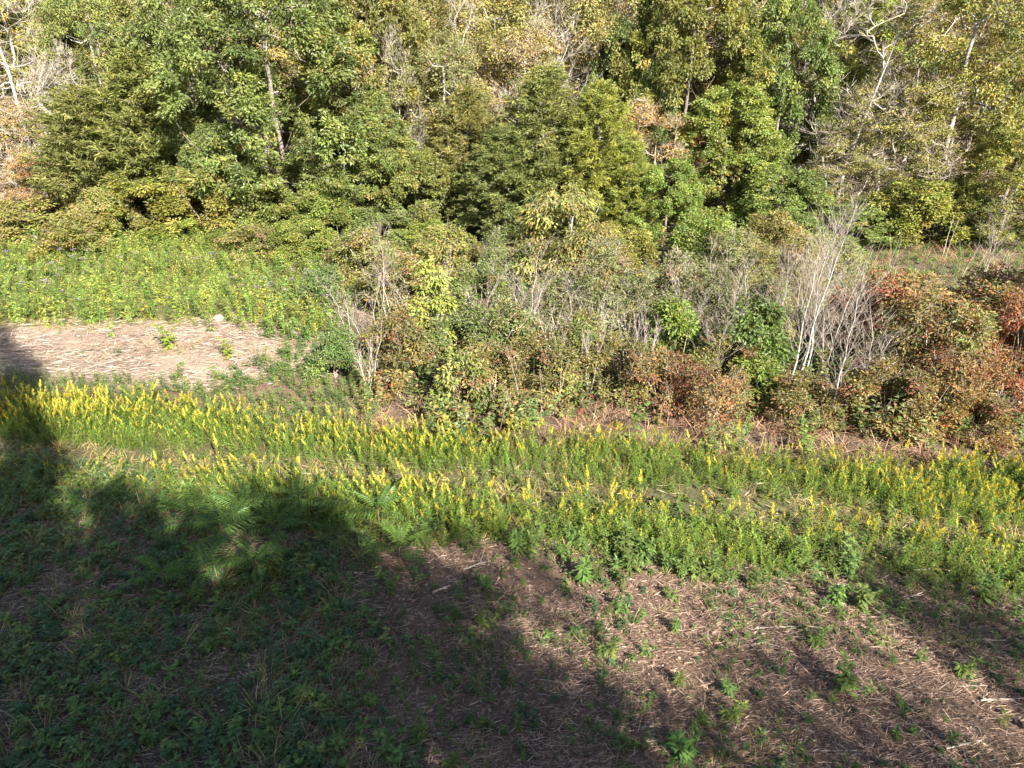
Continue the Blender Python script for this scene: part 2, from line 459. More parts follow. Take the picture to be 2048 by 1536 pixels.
def upright(seed, h, stems, r0, nb, ang=(18, 42), blen=.36, twig=6, bark=(.6, .58, .53), ctip=(.29, .24, .20), lean=.1, first=.22, bw=.0055):
    """slender sapling: straight tapering stems, rising side branches, fine twigs"""
    r = R(seed); w = Mesh(); bark = np.array(bark); ctip = np.array(ctip)
    for s_ in range(stems):
        a0 = s_ * 6.28 / stems + r.uniform(-.5, .5); k = 9; t = np.linspace(0, 1, k); hs = h * (1 if s_ == 0 else r.uniform(.7, .97))
        o = .06 * h * .3 * np.array([math.cos(a0), math.sin(a0)]) * (stems > 1)
        dl = lean * hs * r.uniform(.6, 1.2)
        wob = np.cumsum(r.normal(0, .012 * hs, (k, 2)), 0); wob -= wob[0]
        path = np.stack([o[0] + dl * math.cos(a0) * t ** 1.3 + wob[:, 0], o[1] + dl * math.sin(a0) * t ** 1.3 + wob[:, 1], t * hs - .1 * (t == 0)], 1)
        tube(w, path, r0 * (1 - .88 * t), 6, np.repeat(bark * (1 - t[:, None] ** 2 * .45) + ctip * t[:, None] ** 2 * .45, 6, 0))
        for b in range(nb):
            u = first + (1 - first) * (b + r.random()) / nb; a = b * 2.4 + r.uniform(-.5, .5); th = math.radians(r.uniform(*ang))
            q = np.array([np.interp(u, t, path[:, j]) for j in range(3)]); L = hs * blen * (1.1 - .75 * u) * r.uniform(.6, 1.2)
            d = np.array([math.cos(a) * math.sin(th), math.sin(a) * math.sin(th), math.cos(th)])
            tt = np.linspace(0, 1, 5)[:, None]; up = np.array([0, 0, 1.])
            bp = q + d * L * tt + up * (.12 * L * tt ** 2) + np.cumsum(r.normal(0, .02 * L, (5, 3)), 0) * (tt > 0)
            rb = max(bw * 1.1, r0 * (1 - .85 * u) * .28)
            tube(w, bp, rb + (bw * .5 - rb) * tt[:, 0], 3, np.repeat(bark * .6 * (1 - tt) ** 2 + ctip * (1 - (1 - tt) ** 2), 3, 0))
            n = twig; v = r.uniform(.25, 1, n)
            P = np.stack([np.interp(v, tt[:, 0], bp[:, j]) for j in range(3)], 1)
            D = nrm(d + r.normal(0, .42, (n, 3)) + [0, 0, .3]); thin_leaves(w, P, D, L * r.uniform(.25, .6, n), bw * 1.3, ctip * r.uniform(.8, 1.2, (n, 1)), r)
    return h, blen * h * .55 + lean * h * .6, [('trunk', w.data('trunk', M_BARK, True))]
G_OAK = [(.145, .175, .050, 5), (.118, .148, .044, 3), (.195, .212, .062, 2.5), (.25, .21, .07, .3)]
G_MID = [(.162, .198, .052, 4), (.134, .170, .046, 3), (.215, .232, .065, 2.5), (.28, .23, .075, .3)]
G_OLIVE = [(.195, .20, .075, 4), (.24, .225, .095, 3), (.155, .17, .06, 3), (.30, .235, .11, .7)]
G_TAN = [(.31, .255, .13, 3), (.26, .23, .11, 3), (.20, .20, .08, 2), (.33, .22, .11, .9)]
G_YEL = [(.26, .245, .07, 4), (.21, .215, .06, 3), (.31, .25, .075, 1.6), (.16, .185, .055, 2.4)]
G_CED = [(.215, .225, .075, 4), (.18, .195, .065, 3), (.27, .255, .085, 2)]
G_CEDY = [(.33, .33, .075, 4), (.27, .29, .07, 3), (.21, .235, .065, 2)]
G_GREY = [(.175, .195, .085, 4), (.14, .16, .06, 3), (.24, .225, .13, 2), (.20, .14, .07, .8)]
G_RED = [(.215, .10, .052, 2.4), (.255, .15, .062, 3), (.195, .15, .055, 3.0), (.30, .075, .05, .6), (.15, .145, .05, 2.2)]
G_BRAM = [(.13, .15, .048, 4), (.17, .165, .055, 3), (.20, .13, .07, 1.6), (.10, .125, .04, 2), (.24, .22, .07, .6)]
G_LIME = [(.25, .27, .06, 4), (.20, .235, .055, 3), (.30, .29, .08, 1)]
G_GRN = [(.12, .18, .045, 4), (.10, .15, .04, 3), (.15, .19, .05, 2)]

PR = {}
PR['oak1'] = broadleaf(1, 16, 6.4, 1.2, 64, 900, 54, .23, .115, G_OAK, lobe=.165, rt=.42, flat=1.1, top=.72, reach=(.5, .92), inner=.15, wood_n=420)
PR['oak2'] = broadleaf(2, 14, 5.6, .8, 54, 800, 52, .23, .115, G_OAK, lobe=.175, rt=.42, flat=1.1, top=.72, reach=(.5, .92), inner=.15, wood_n=380)
PR['maple1'] = broadleaf(3, 13, 4.8, .8, 48, 800, 50, .19, .12, G_MID, lobe=.19, rt=.37, flat=1.1, top=.7, reach=(.5, .9), inner=.15, wood_n=380)
PR['maple2'] = broadleaf(4, 8, 4.2, .3, 40, 640, 48, .19, .12, G_MID, lobe=.2, rt=.37, flat=1.1, top=.6, rad0=.12, reach=(.5, .9), inner=.15, wood_n=320)
PR['olive1'] = broadleaf(5, 15, 4.6, 2.5, 36, 560, 38, .19, .095, G_OLIVE, lobe=.24, rt=.5, reach=(.4, .9), top=.7, twigs=3, mat=M_SOFT, bark=GREYB)
PR['yellow1'] = broadleaf(6, 16, 5.4, 3.0, 32, 520, 38, .22, .11, G_YEL, lobe=.24, rt=.5, reach=(.4, .9), top=.7, twigs=2, mat=M_SOFT, bark=GREYB, inner=.2)
PR['cedar1'] = cedar(7, 10, 2.5, G_CED)
PR['cedar2'] = cedar(8, 11, 2.6, G_CEDY, nb=190)
PR['bare1'] = baretree(9, 15, 4.2, 4, 16, 420, twigs=7, twig_len=.7, rad0=.12, rtip=.011, thin=.017, ctip=(.33, .285, .235))
PR['bare2'] = baretree(10, 13, 3.4, 3, 14, 400, twigs=7, twig_len=.7, rad0=.10, stems=2, rtip=.011, thin=.017, ctip=(.33, .285, .235))
PR['sparse1'] = sparse(11, 13, 3.8, 2, 14, 420, 20, .17, .085, G_TAN, twigs=8, twig_len=.6, rad0=.11, bark=PALE, thin=.02)
PR['sparse2'] = sparse(12, 12, 4.2, 1.5, 14, 420, 28, .17, .08, [(.25, .22, .07, 4), (.20, .19, .06, 3), (.16, .16, .05, 2)], twigs=8, twig_len=.6, rad0=.11, bark=PALE, stems=2, thin=.02)
PR['willow'] = broadleaf(13, 5.2, 1.7, .4, 24, 330, 22, .20, .055, G_YEL + [(.22, .18, .07, 4), (.13, .14, .045, 4)], lobe=.26, rt=.36, stems=3, rad0=.05, hang=1.2, mat=M_SOFT, bark=GREYB, twigs=2)
PR['shrub1'] = broadleaf(14, 2.6, 1.5, .1, 10, 230, 34, .13, .07, G_BRAM, lobe=.42, rt=.3, stems=6, rad0=.035, bark=TWIG, twigs=4, spread=.35, low=-.2)
PR['shrub2'] = broadleaf(15, 3.6, 1.8, .2, 12, 300, 32, .14, .045, G_GREY, lobe=.4, rt=.32, stems=6, rad0=.04, bark=GREYB, twigs=4, mat=M_SOFT, spread=.35)
PR['red1'] = broadleaf(16, 3.0, 1.9, .2, 12, 300, 32, .14, .07, G_RED, lobe=.38, rt=.32, stems=7, rad0=.035, bark=TWIG, twigs=3, mat=M_SOFT, spread=.4, low=-.2)
PR['red2'] = broadleaf(17, 2.2, 1.6, .1, 10, 220, 28, .12, .06, G_RED, lobe=.4, rt=.3, stems=7, rad0=.03, bark=TWIG, twigs=5, mat=M_SOFT, spread=.45, low=-.2)
PR['under1'] = broadleaf(18, 4.6, 2.5, .1, 26, 380, 40, .17, .10, G_MID + [(.18, .19, .05, 4)], lobe=.22, rt=.36, stems=4, rad0=.05, spread=.35, flat=1.15, twigs=2, reach=(.4, .95))
PR['under2'] = broadleaf(19, 3.8, 2.3, .1, 22, 330, 36, .16, .085, G_OLIVE + G_MID[:1], lobe=.24, rt=.34, stems=5, rad0=.05, spread=.4, flat=1.15, twigs=4, mat=M_SOFT, reach=(.4, .95))
PR['birch'] = upright(20, 6.0, 2, .04, 34, lean=.07, bark=(.37, .35, .31), twig=11)
PR['birch2'] = upright(26, 6.0, 1, .036, 46, lean=.05, bark=(.33, .31, .28), ang=(20, 50), twig=9)
PR['fork'] = upright(27, 4.5, 3, .034, 22, ang=(22, 55), lean=.2, blen=.42, bark=(.38, .355, .31), first=.3, twig=10)
PR['twiggy'] = upright(21, 4.0, 2, .032, 26, ang=(30, 65), lean=.25, blen=.4, bark=(.32, .285, .245), twig=11)
PR['wand'] = upright(22, 3.6, 6, .016, 9, ang=(10, 30), lean=.14, blen=.3, bark=(.46, .40, .34), first=.3, bw=.006)
PR['lime'] = broadleaf(23, 4.2, .75, .2, 14, 120, 18, .17, .10, G_LIME, lobe=.38, rt=.3, stems=1, rad0=.03, bark=GREYB, mat=M_SOFT, hang=.7)
PR['limeheap'] = broadleaf(25, 2.4, 1.2, .1, 9, 90, 18, .17, .10, G_LIME + G_BRAM[:2], lobe=.3, rt=.3, stems=3, rad0=.02, bark=GREYB, mat=M_SOFT, hang=.7, twigs=3, spread=.4)
PR['gsap'] = broadleaf(24, 3.0, .95, .2, 10, 180, 26, .17, .085, G_GRN, lobe=.45, rt=.3, stems=2, rad0=.03, bark=GREYB, hang=.5)

def place(kind, name, px, Y, top, wpx, label, tint=(1, 1, 1), rz=None, base_row=None, cat='tree', group=None, lean=(0, 0), seed=[100]):
    """stands a tree on the ground at depth Y (or where a pixel row meets the ground) and sizes it to the photograph"""
    seed[0] += 1; r = R(seed[0])
    h, rad, parts = PR[kind]
    if base_row is not None:
        p = ground_at(px, base_row); x, Y = p[0], p[1]
    d = math.tan(row_dep(top)); zt = CAM_H - Y * d
    if base_row is None:
        zb = float(ground_z(0, Y)); dep = Y * math.cos(PITCH) + (CAM_H - (zt + zb) / 2) * math.sin(PITCH)
        x = (px - 1024) / F * dep
    zb = float(ground_z(x, Y))
    dep = Y * math.cos(PITCH) + (CAM_H - (zt + zb) / 2) * math.sin(PITCH)
    if not kind.startswith('red'): tint = tuple(np.array(tint) * (1.0, 1.0, .97))
    sz = (zt - zb) / h; sx = wpx / F * dep / (2 * rad * 1.08)
    thing(name, label, cat, (x, Y, zb - .03), scale=(sx, sx, sz), parts=parts, tint=tint, group=group,
          rot=(lean[1], lean[0], r.uniform(0, 6.28) if rz is None else rz))
    return x, Y

# ------------------------------------------------------------------ the wood: front trees one by one
T = place
# far ranks that fill the slope behind
def back_ranks():
    r = R(77)
    ranks = [(58, 8.0, 'trees in the second rank of the wood', 'just behind the front trees'),
             (67, 9.0, 'trees in the third rank of the wood', 'high on the wooded slope, upper crown showing'),
             (78, 10.0, 'trees in the last rank of the wood', 'farthest up the slope, glimpsed between crowns')]
    for Y, sp, grp, lab in ranks:
        hw = .75 * (Y * .914 + 2) * 1.12
        x = -hw
        while x < hw:
            kind = r.choice(['olive1', 'yellow1', 'sparse1', 'oak1', 'sparse2', 'maple1', 'bare1'], p=[.28, .2, .16, .1, .12, .1, .04])
            side = ['at far left', 'left of centre', 'at the centre', 'right of centre', 'at far right'][int(np.clip((x / hw + 1) * 2.5, 0, 4))]
            full = {'olive1': 'olive green tree', 'yellow1': 'golden yellow tree', 'sparse1': 'tan thin-leaved tree', 'oak1': 'dense green tree', 'sparse2': 'pale yellow twiggy tree', 'maple1': 'fresh green tree', 'bare1': 'leafless pale tree'}[kind] + ' ' + lab + ', ' + side
            h, rad, parts = PR[kind]
            xx, yy = x + r.uniform(-1.5, 1.5), Y + r.uniform(-2.5, 2.5)
            s = r.uniform(.95, 1.2) * (16.0 if Y < 60 else 17.5) / h
            sx = s * r.uniform(.9, 1.15) * (1.15 if h < 14 else 1)
            thing('woodland_tree', full, 'tree', (xx, yy, float(ground_z(xx, yy)) - .05), r.uniform(0, 6.28), (sx, sx, s), parts,
                  tuple(np.array([1.1, 1.0, .9]) * r.uniform(.85, 1.25)), grp)
            x += sp * r.uniform(.7, 1.1)
back_ranks()

# left
T('bare1', 'bare_tree', 40, 52, -60, 330, 'leafless pale grey tree filling the upper left corner', cat='bare tree')
T('bare2', 'bare_tree', 140, 50, 95, 150, 'crooked whitish bare snag left of the olive cedar', cat='bare tree')
T('sparse1', 'thinning_tree', 20, 48.5, 190, 230, 'tan half-bare tree at the left edge of the wood', (1.15, .95, .9))
T('sparse1', 'thinning_tree', 95, 47, 300, 190, 'rusty brown thin-leaved tree at the left edge below the bare tree', (1.25, .85, .75))
T('yellow1', 'yellowing_tree', 205, 55, -50, 260, 'yellow olive tree top behind the olive cedar at upper left', (.8, .9, .9))
T('cedar1', 'cedar_tree', 300, 48, 95, 300, 'tall olive green cedar beside the big dark leafy trees', (1.0, 1.03, .95))
T('cedar1', 'cedar_tree', 190, 47, 170, 290, 'broad olive cedar beside the rusty thin-leaved tree', (.98, .98, .95))
T('oak2', 'leafy_tree', 395, 50.5, -40, 330, 'dark green leafy tree just right of the olive cedars')
T('oak1', 'leafy_tree', 555, 47, -90, 500, 'biggest dark green leafy tree of the upper left wood', (.97, 1.0, .95))
T('oak2', 'leafy_tree', 440, 46.5, 240, 200, 'dark green leafy tree with low branches under the biggest one', (.92, .97, .95))
T('oak2', 'leafy_tree', 705, 46.5, 175, 300, 'rounded green leafy tree left of the pale bare trunk', (1.05, 1.03, 1.0))
T('oak1', 'leafy_tree', 740, 53, -100, 330, 'olive green leafy tree top above the pale bare trunk', (1.35, 1.1, 1.0))
T('maple2', 'leafy_tree', 600, 45.0, 345, 290, 'green tree with low spreading boughs at the meadow bank', (1.0, .95, .9))
T('under1', 'understory_shrub', 300, 45, 355, 260, 'yellow green layered shrub under the olive cedars', (1.2, 1.05, .8), cat='shrub')
T('under1', 'understory_shrub', 415, 44.6, 340, 190, 'pale yellow layered shrub below the low branched leafy tree', (1.5, 1.2, 1.1), cat='shrub')
T('under2', 'understory_shrub', 95, 44.5, 395, 250, 'orange tinged shrub at the foot of the rusty tree', (1.1, .95, .85), cat='shrub')
T('under2', 'understory_shrub', 545, 44.5, 375, 160, 'olive shrub at the wood edge above the middle of the meadow bank', (1.0, 1.0, .9), cat='shrub')
T('under1', 'understory_shrub', 660, 44, 365, 170, 'bright green shrub at the right end of the meadow bank', (1.0, 1.1, .9), cat='shrub')
T('under2', 'understory_shrub', 215, 43.6, 380, 140, 'twiggy olive shrub above the left part of the meadow bank', (1.1, 1.0, .9), cat='shrub')
T('under1', 'understory_shrub', 345, 43.4, 440, 160, 'lime green low shrub above the clearing', (1.25, 1.3, .9), cat='shrub')
T('under2', 'understory_shrub', 20, 43.2, 430, 140, 'grey green shrub at the left edge of the meadow bank', (.8, 1.0, 1.0), cat='shrub')
T('under1', 'understory_shrub', 470, 43.2, 455, 150, 'mid green low shrub above the pale rock', (.95, 1.0, .9), cat='shrub')
# middle
T('bare1', 'bare_tree', 803, 50, 60, 120, 'pale bare trunk rising between the dark leafy trees and the cedars', cat='bare tree')
T('bare2', 'bare_tree', 925, 53, -60, 110, 'white upright snag standing above the mixed olive trees', cat='bare tree')
T('olive1', 'olive_tree', 890, 51, 60, 260, 'olive green tree in front of the white upright snag')
T('olive1', 'olive_tree', 985, 56, -50, 320, 'orange olive tree top at the upper centre', (1.2, 1.05, .85))
T('sparse1', 'thinning_tree', 1040, 53, 40, 260, 'tan thin-leaved tree behind the cedar tops', (1.1, 1.0, .9))
T('bare1', 'bare_tree', 1105, 52, -20, 230, 'white crooked bare tree above the yellow green cedar', cat='bare tree')
T('cedar1', 'cedar_tree', 935, 48, 170, 210, 'dull olive cedar beside the dark hollow in the wood', (1.1, 1.0, 1.0))
T('cedar1', 'cedar_tree', 1085, 44.5, 130, 260, 'dark green cedar with bare inner twigs left of the yellow green cedar', (1.0, 1.03, 1.0))
T('cedar2', 'cedar_tree', 1195, 44, 160, 230, 'bright yellow green pointed cedar at the centre of the wood')
T('cedar1', 'cedar_tree', 1010, 43, 250, 230, 'dark lower cedar left of the yellow tan willow-leaved tree', (.9, .98, 1.0))
T('cedar2', 'cedar_tree', 1255, 43, 280, 160, 'short yellow green cedar right of the pointed one', (.9, .95, 1.0))
T('maple2', 'leafy_tree', 830, 45, 305, 220, 'olive leafy tree left of the dark hollow', (1.05, .95, .9))
T('under2', 'understory_shrub', 770, 43, 415, 200, 'grey green shrub left of the dark hollow', (.9, 1.0, 1.0), cat='shrub')
T('under1', 'understory_shrub', 850, 42, 440, 140, 'pale green shrub below the dark hollow', (1.1, 1.1, .9), cat='shrub')
# right
T('oak1', 'leafy_tree', 1370, 51, -90, 350, 'tall green tree with orange tips right of the white crooked bare tree', (1.25, 1.08, .9))
T('oak2', 'leafy_tree', 1260, 53, 20, 220, 'dark shaded tree between the cedar and the tall orange-tipped tree', (.85, .92, .9))
T('maple1', 'leafy_tree', 1560, 51, -30, 240, 'dark green narrow tree left of the white bare tree', (.9, .95, .95))
T('sparse1', 'thinning_tree', 1310, 47, 195, 240, 'orange brown thinning tree right of the yellow green cedar', (1.15, .9, .8))
T('maple1', 'leafy_tree', 1450, 47, 165, 290, 'bright green leafy tree right of the orange brown thinning tree', (1.1, 1.1, .9))
T('maple2', 'leafy_tree', 1335, 42.5, 325, 190, 'glossy bright green rounded tree beside the willow-leaved tree', (1.08, 1.18, .95))
T('maple2', 'leafy_tree', 1560, 45, 330, 240, 'blue green rounded tree below the bright green one', (.92, 1.0, 1.0))
T('bare2', 'bare_tree', 1700, 51, -30, 320, 'broad white bare tree at the upper right of the wood', cat='bare tree')
T('bare1', 'bare_tree', 1620, 54, -60, 200, 'slender pale bare tree between the dark narrow tree and the broad white one', cat='bare tree')
T('sparse2', 'thinning_tree', 1780, 47, 150, 330, 'pale yellow thin-leaved tree with whitish boughs below the broad bare tree')
T('sparse2', 'thinning_tree', 1690, 46, 260, 240, 'olive yellow twiggy tree left of the pale yellow one', (.85, .9, .9))
T('yellow1', 'yellowing_tree', 1930, 48, -120, 400, 'tall golden green tree with a leaning trunk at upper right')
T('yellow1', 'yellowing_tree', 2070, 50, -40, 260, 'golden tree cut by the right edge of the picture', (.9, .95, .9))
T('yellow1', 'yellowing_tree', 1965, 46, 290, 150, 'small orange yellow tree under the leaning trunk', (1.15, .95, .8))
T('maple1', 'leafy_tree', 2015, 42.5, 255, 250, 'brownish green tree with white lower stems at the right edge', (1.15, 1.0, .9))
T('maple2', 'leafy_tree', 1690, 43.5, 400, 260, 'grey green rounded shrub tree below the pale yellow tree', (1.0, 1.05, 1.1))
T('under1', 'understory_shrub', 1830, 43, 360, 220, 'yellow green layered shrub left of the brownish green tree', (1.2, 1.1, .9), cat='shrub')
T('under2', 'understory_shrub', 1910, 44, 380, 180, 'dark olive shrub under the small orange yellow tree', (.85, .95, .9), cat='shrub')
T('under1', 'understory_shrub', 1590, 42, 430, 160, 'mid green shrub below the blue green tree', (.9, 1.0, 1.0), cat='shrub')

# ------------------------------------------------------------------ the thicket between field and wood
T('willow', 'willow_leaved_tree', 1120, 0, 370, 250, 'yellow tan tree of drooping narrow leaves in front of the cedars', base_row=590)
T('willow', 'willow_leaved_tree', 1180, 0, 440, 170, 'smaller yellow tan drooping tree right of the first', (1.1, .9, .9), base_row=600)
T('shrub2', 'thicket_shrub', 1195, 0, 500, 210, 'grey green narrow-leaved shrub below the drooping yellow tan trees', base_row=680, cat='shrub')
T('shrub2', 'thicket_shrub', 1320, 0, 520, 230, 'silvery green shrub in the middle of the thicket', (1.15, 1.1, 1.2), base_row=680, cat='shrub')
T('shrub2', 'thicket_shrub', 1410, 0, 545, 170, 'grey shrub behind the short white stump sapling', (.95, .95, .9), base_row=690, cat='shrub')
T('shrub1', 'thicket_shrub', 985, 0, 615, 190, 'dark green bramble mound left of the white forked sapling', (.9, 1, .9), base_row=730, cat='shrub')
T('shrub1', 'thicket_shrub', 905, 0, 640, 170, 'dark green bramble beside the lime vine', (.85, 1, .9), base_row=745, cat='shrub')
T('shrub1', 'thicket_shrub', 1080, 0, 690, 190, 'green and red bramble mound in front of the white forked sapling', (1.1, .95, .9), base_row=800, cat='shrub')
T('shrub1', 'thicket_shrub', 985, 0, 700, 170, 'brown green bramble at the front of the thicket', (1.15, .95, .9), base_row=805, cat='shrub')
T('lime', 'vine_draped_sapling', 868, 0, 520, 95, 'sapling draped in lime yellow vine leaves', base_row=735, cat='sapling')
T('limeheap', 'vine_draped_sapling', 930, 0, 700, 130, 'low lime yellow vine heap at the front of the thicket', base_row=830, cat='sapling')
T('limeheap', 'vine_draped_sapling', 1130, 0, 735, 70, 'small lime vine sprig right of the front bramble', base_row=815, cat='sapling')
T('twiggy', 'bare_sapling', 752, 0, 560, 150, 'whitish leaning bare sapling with a haze of twigs at the left of the thicket', rz=0, lean=(-.16, 0), base_row=735, cat='sapling')
T('twiggy', 'bare_sapling', 700, 0, 560, 110, 'grey twiggy bare sapling at the left end of the thicket', base_row=690, cat='sapling')
T('birch2', 'bare_sapling', 772, 0, 450, 100, 'tall slender bare sapling behind the leaning one', base_row=640, cat='sapling')
T('wand', 'bare_sapling', 885, 0, 500, 80, 'thin upright bare sapling behind the lime vine', base_row=690, cat='sapling')
T('fork', 'bare_sapling', 1055, 0, 505, 175, 'white forked bare sapling in the middle of the thicket', base_row=712, cat='sapling')
T('wand', 'bare_sapling', 1188, 0, 570, 70, 'grey wand-like bare sapling right of the white forked one', base_row=740, cat='sapling')
T('wand', 'bare_sapling', 1178, 0, 620, 90, 'low bundle of thin bare stems in front of the grey wand sapling', base_row=790, cat='sapling')
T('wand', 'bare_sapling', 1255, 0, 600, 100, 'bundle of thin bare stems under the silvery shrub', base_row=745, cat='sapling')
T('wand', 'bare_sapling', 1330, 0, 610, 90, 'thin grey bare stems right of the stem bundle', base_row=740, cat='sapling')
T('wand', 'bare_sapling', 1440, 0, 480, 130, 'tall fine bare stems behind the green leafy sapling', base_row=700, cat='sapling')
T('twiggy', 'bare_sapling', 1415, 0, 600, 150, 'short white stump sapling spreading dark twigs', base_row=785, cat='sapling')
T('gsap', 'leafy_sapling', 1495, 0, 600, 130, 'bright green leafy sapling left of the birches', base_row=770, cat='sapling')
T('gsap', 'leafy_sapling', 1500, 0, 715, 120, 'pale green leafy sapling at the foot of the bright one', (1.5, 1.35, 1.0), base_row=815, cat='sapling')
T('birch', 'birch_sapling', 1580, 0, 410, 200, 'tall white double-stemmed bare birch', base_row=785, rz=.4, lean=(.12, 0), cat='birch')
T('birch2', 'birch_sapling', 1610, 0, 440, 190, 'second white bare birch just right of the double one', base_row=775, rz=2.2, lean=(.0, .12), cat='birch')
T('birch2', 'birch_sapling', 1545, 0, 520, 140, 'slim grey bare birch left of the double one', base_row=760, rz=1.2, cat='birch')
T('birch2', 'birch_sapling', 1662, 0, 560, 210, 'small bare birch with a single white stem near the goldenrod', base_row=850, rz=3.4, lean=(-.1, 0), cat='birch')
T('twiggy', 'bare_sapling', 1730, 0, 610, 160, 'reddish twiggy sapling against the orange bushes', (1, 1, 1), base_row=800, cat='sapling')
# red and orange bushes
T('red1', 'red_bush', 1760, 0, 560, 260, 'large orange red bush right of the birches', base_row=730, cat='bush')
T('red1', 'red_bush', 1850, 0, 610, 240, 'olive orange bush in front of the shaded hollow', (.9, 1.1, 1.0), base_row=790, cat='bush')
T('red1', 'red_bush', 1960, 0, 560, 260, 'dark orange bush standing in the tree shadow', (.9, .95, .9), base_row=710, cat='bush')
T('red2', 'red_bush', 2030, 0, 600, 180, 'crimson leaved bush at the right edge', (1.2, .78, .85), base_row=770, cat='bush')
T('red2', 'red_bush', 1990, 0, 720, 190, 'red and brown low bush at the right edge near the goldenrod', (1.1, .85, .9), base_row=850, cat='bush')
T('red2', 'red_bush', 1880, 0, 715, 190, 'russet low bush below the olive orange one', (.95, .9, .9), base_row=845, cat='bush')
T('red2', 'red_bush', 1690, 0, 590, 140, 'small red bush directly behind the reddish twigs', (1.15, .8, .9), base_row=720, cat='bush')
T('red2', 'red_bush', 1320, 0, 720, 190, 'rust red bramble in dry grass left of the short white stump', (.95, .9, .9), base_row=815, cat='bush')
T('shrub1', 'thicket_shrub', 1770, 0, 745, 190, 'brown bramble in front of the orange bushes', (1.2, .9, .85), base_row=860, cat='shrub')
T('shrub1', 'thicket_shrub', 1600, 0, 760, 170, 'brown green bramble at the foot of the birches', (1.05, .85, .85), base_row=850, cat='shrub')
T('shrub1', 'thicket_shrub', 1940, 0, 800, 150, 'rusty bramble beside the goldenrod at far right', (1.25, .85, .8), base_row=885, cat='shrub')
T('shrub1', 'thicket_shrub', 1450, 0, 690, 170, 'olive bramble behind the pale green sapling', (1.1, 1, .9), base_row=790, cat='shrub')
T('shrub1', 'thicket_shrub', 800, 0, 650, 170, 'brownish bramble at the foot of the leaning sapling', (1.1, .9, .9), base_row=770, cat='shrub')
T('shrub1', 'thicket_shrub', 670, 0, 665, 130, 'deep green bush at the end of the straw clearing', (.8, 1.15, .9), base_row=755, cat='shrub')
T('shrub1', 'thicket_shrub', 645, 0, 540, 120, 'dark green bush at the right end of the meadow bank', (.8, 1.1, .9), base_row=620, cat='shrub')
T('shrub1', 'thicket_shrub', 960, 0, 545, 150, 'shadowed green shrub behind the lime vine', (.9, 1.05, .9), base_row=640, cat='shrub')
T('shrub1', 'thicket_shrub', 820, 0, 520, 200, 'olive green shrub at the back of the thicket', (1.2, 1.05, .9), base_row=620, cat='shrub')
T('shrub2', 'thicket_shrub', 1560, 0, 480, 220, 'tan grey shrub behind the birches', (1.2, 1.0, .8), base_row=610, cat='shrub')
T('shrub2', 'thicket_shrub', 1455, 0, 470, 200, 'olive grey shrub behind the tall fine stems', (1.0, 1.0, .85), base_row=600, cat='shrub')
T('under2', 'thicket_shrub', 1650, 0, 475, 190, 'mixed olive shrub behind the birch tops', (1.0, 1.0, .9), base_row=570, cat='shrub')

T('under1', 'thicket_shrub', 1240, 0, 455, 170, 'yellowish round shrub between the drooping trees and the glossy green tree', (1.3, 1.1, .9), base_row=575, cat='shrub')
T('shrub2', 'thicket_shrub', 1010, 0, 470, 150, 'dull green shrub left of the drooping yellow tan trees', (.9, 1.0, .8), base_row=590, cat='shrub')
T('under2', 'thicket_shrub', 900, 0, 455, 170, 'olive tan shrub under the dark hollow of the wood', (1.1, 1.0, .9), base_row=565, cat='shrub')
T('shrub1', 'thicket_shrub', 740, 0, 470, 170, 'pale green shrub at the corner of bank and thicket', (1.2, 1.15, .9), base_row=570, cat='shrub')
T('under1', 'thicket_shrub', 1400, 0, 430, 180, 'leafy green shrub below the bright green tree', (1.0, 1.1, .9), base_row=560, cat='shrub')
T('under2', 'thicket_shrub', 1530, 0, 430, 170, 'brownish olive shrub in front of the blue green tree', (1.15, .95, .9), base_row=550, cat='shrub')
T('twiggy', 'bare_sapling', 1965, 0, 400, 120, 'pair of pale thin stems above the shaded orange bush', base_row=570, cat='sapling')
T('shrub1', 'thicket_shrub', 1150, 0, 640, 150, 'fresh green bramble between the forked sapling and the stem bundle', (1.15, 1.2, .9), base_row=750, cat='shrub')
T('gsap', 'leafy_sapling', 1340, 0, 600, 110, 'yellow green leafy sapling under the silvery shrub', (1.4, 1.3, .9), base_row=735, cat='sapling')
T('shrub1', 'thicket_shrub', 1500, 0, 560, 170, 'olive green bramble behind the bright green sapling', (1.1, 1.15, .9), base_row=680, cat='shrub')
T('shrub2', 'thicket_shrub', 1100, 0, 560, 190, 'grey olive shrub behind the white forked sapling', (1.0, 1.0, .85), base_row=665, cat='shrub')
T('shrub1', 'thicket_shrub', 1240, 0, 690, 170, 'brown green bramble below the bundle of bare stems', (1.1, .95, .9), base_row=795, cat='shrub')
T('red2', 'red_bush', 1420, 0, 745, 170, 'faded rust bramble in front of the short white stump', (.95, .95, .95), base_row=850, cat='bush')
# low growth where the wood meets the bank
T('shrub1', 'understory_shrub', 150, 0, 440, 160, 'low yellow green shrub at the top of the meadow bank', (1.3, 1.2, .9), base_row=515, cat='shrub')
T('shrub1', 'understory_shrub', 520, 0, 460, 150, 'pale low shrub above the pale boulder', (1.3, 1.2, 1.1), base_row=518, cat='shrub')
T('under1', 'understory_shrub', 610, 0, 440, 160, 'mid green low shrub near the right end of the bank', (1.1, 1.1, .9), base_row=515, cat='shrub')

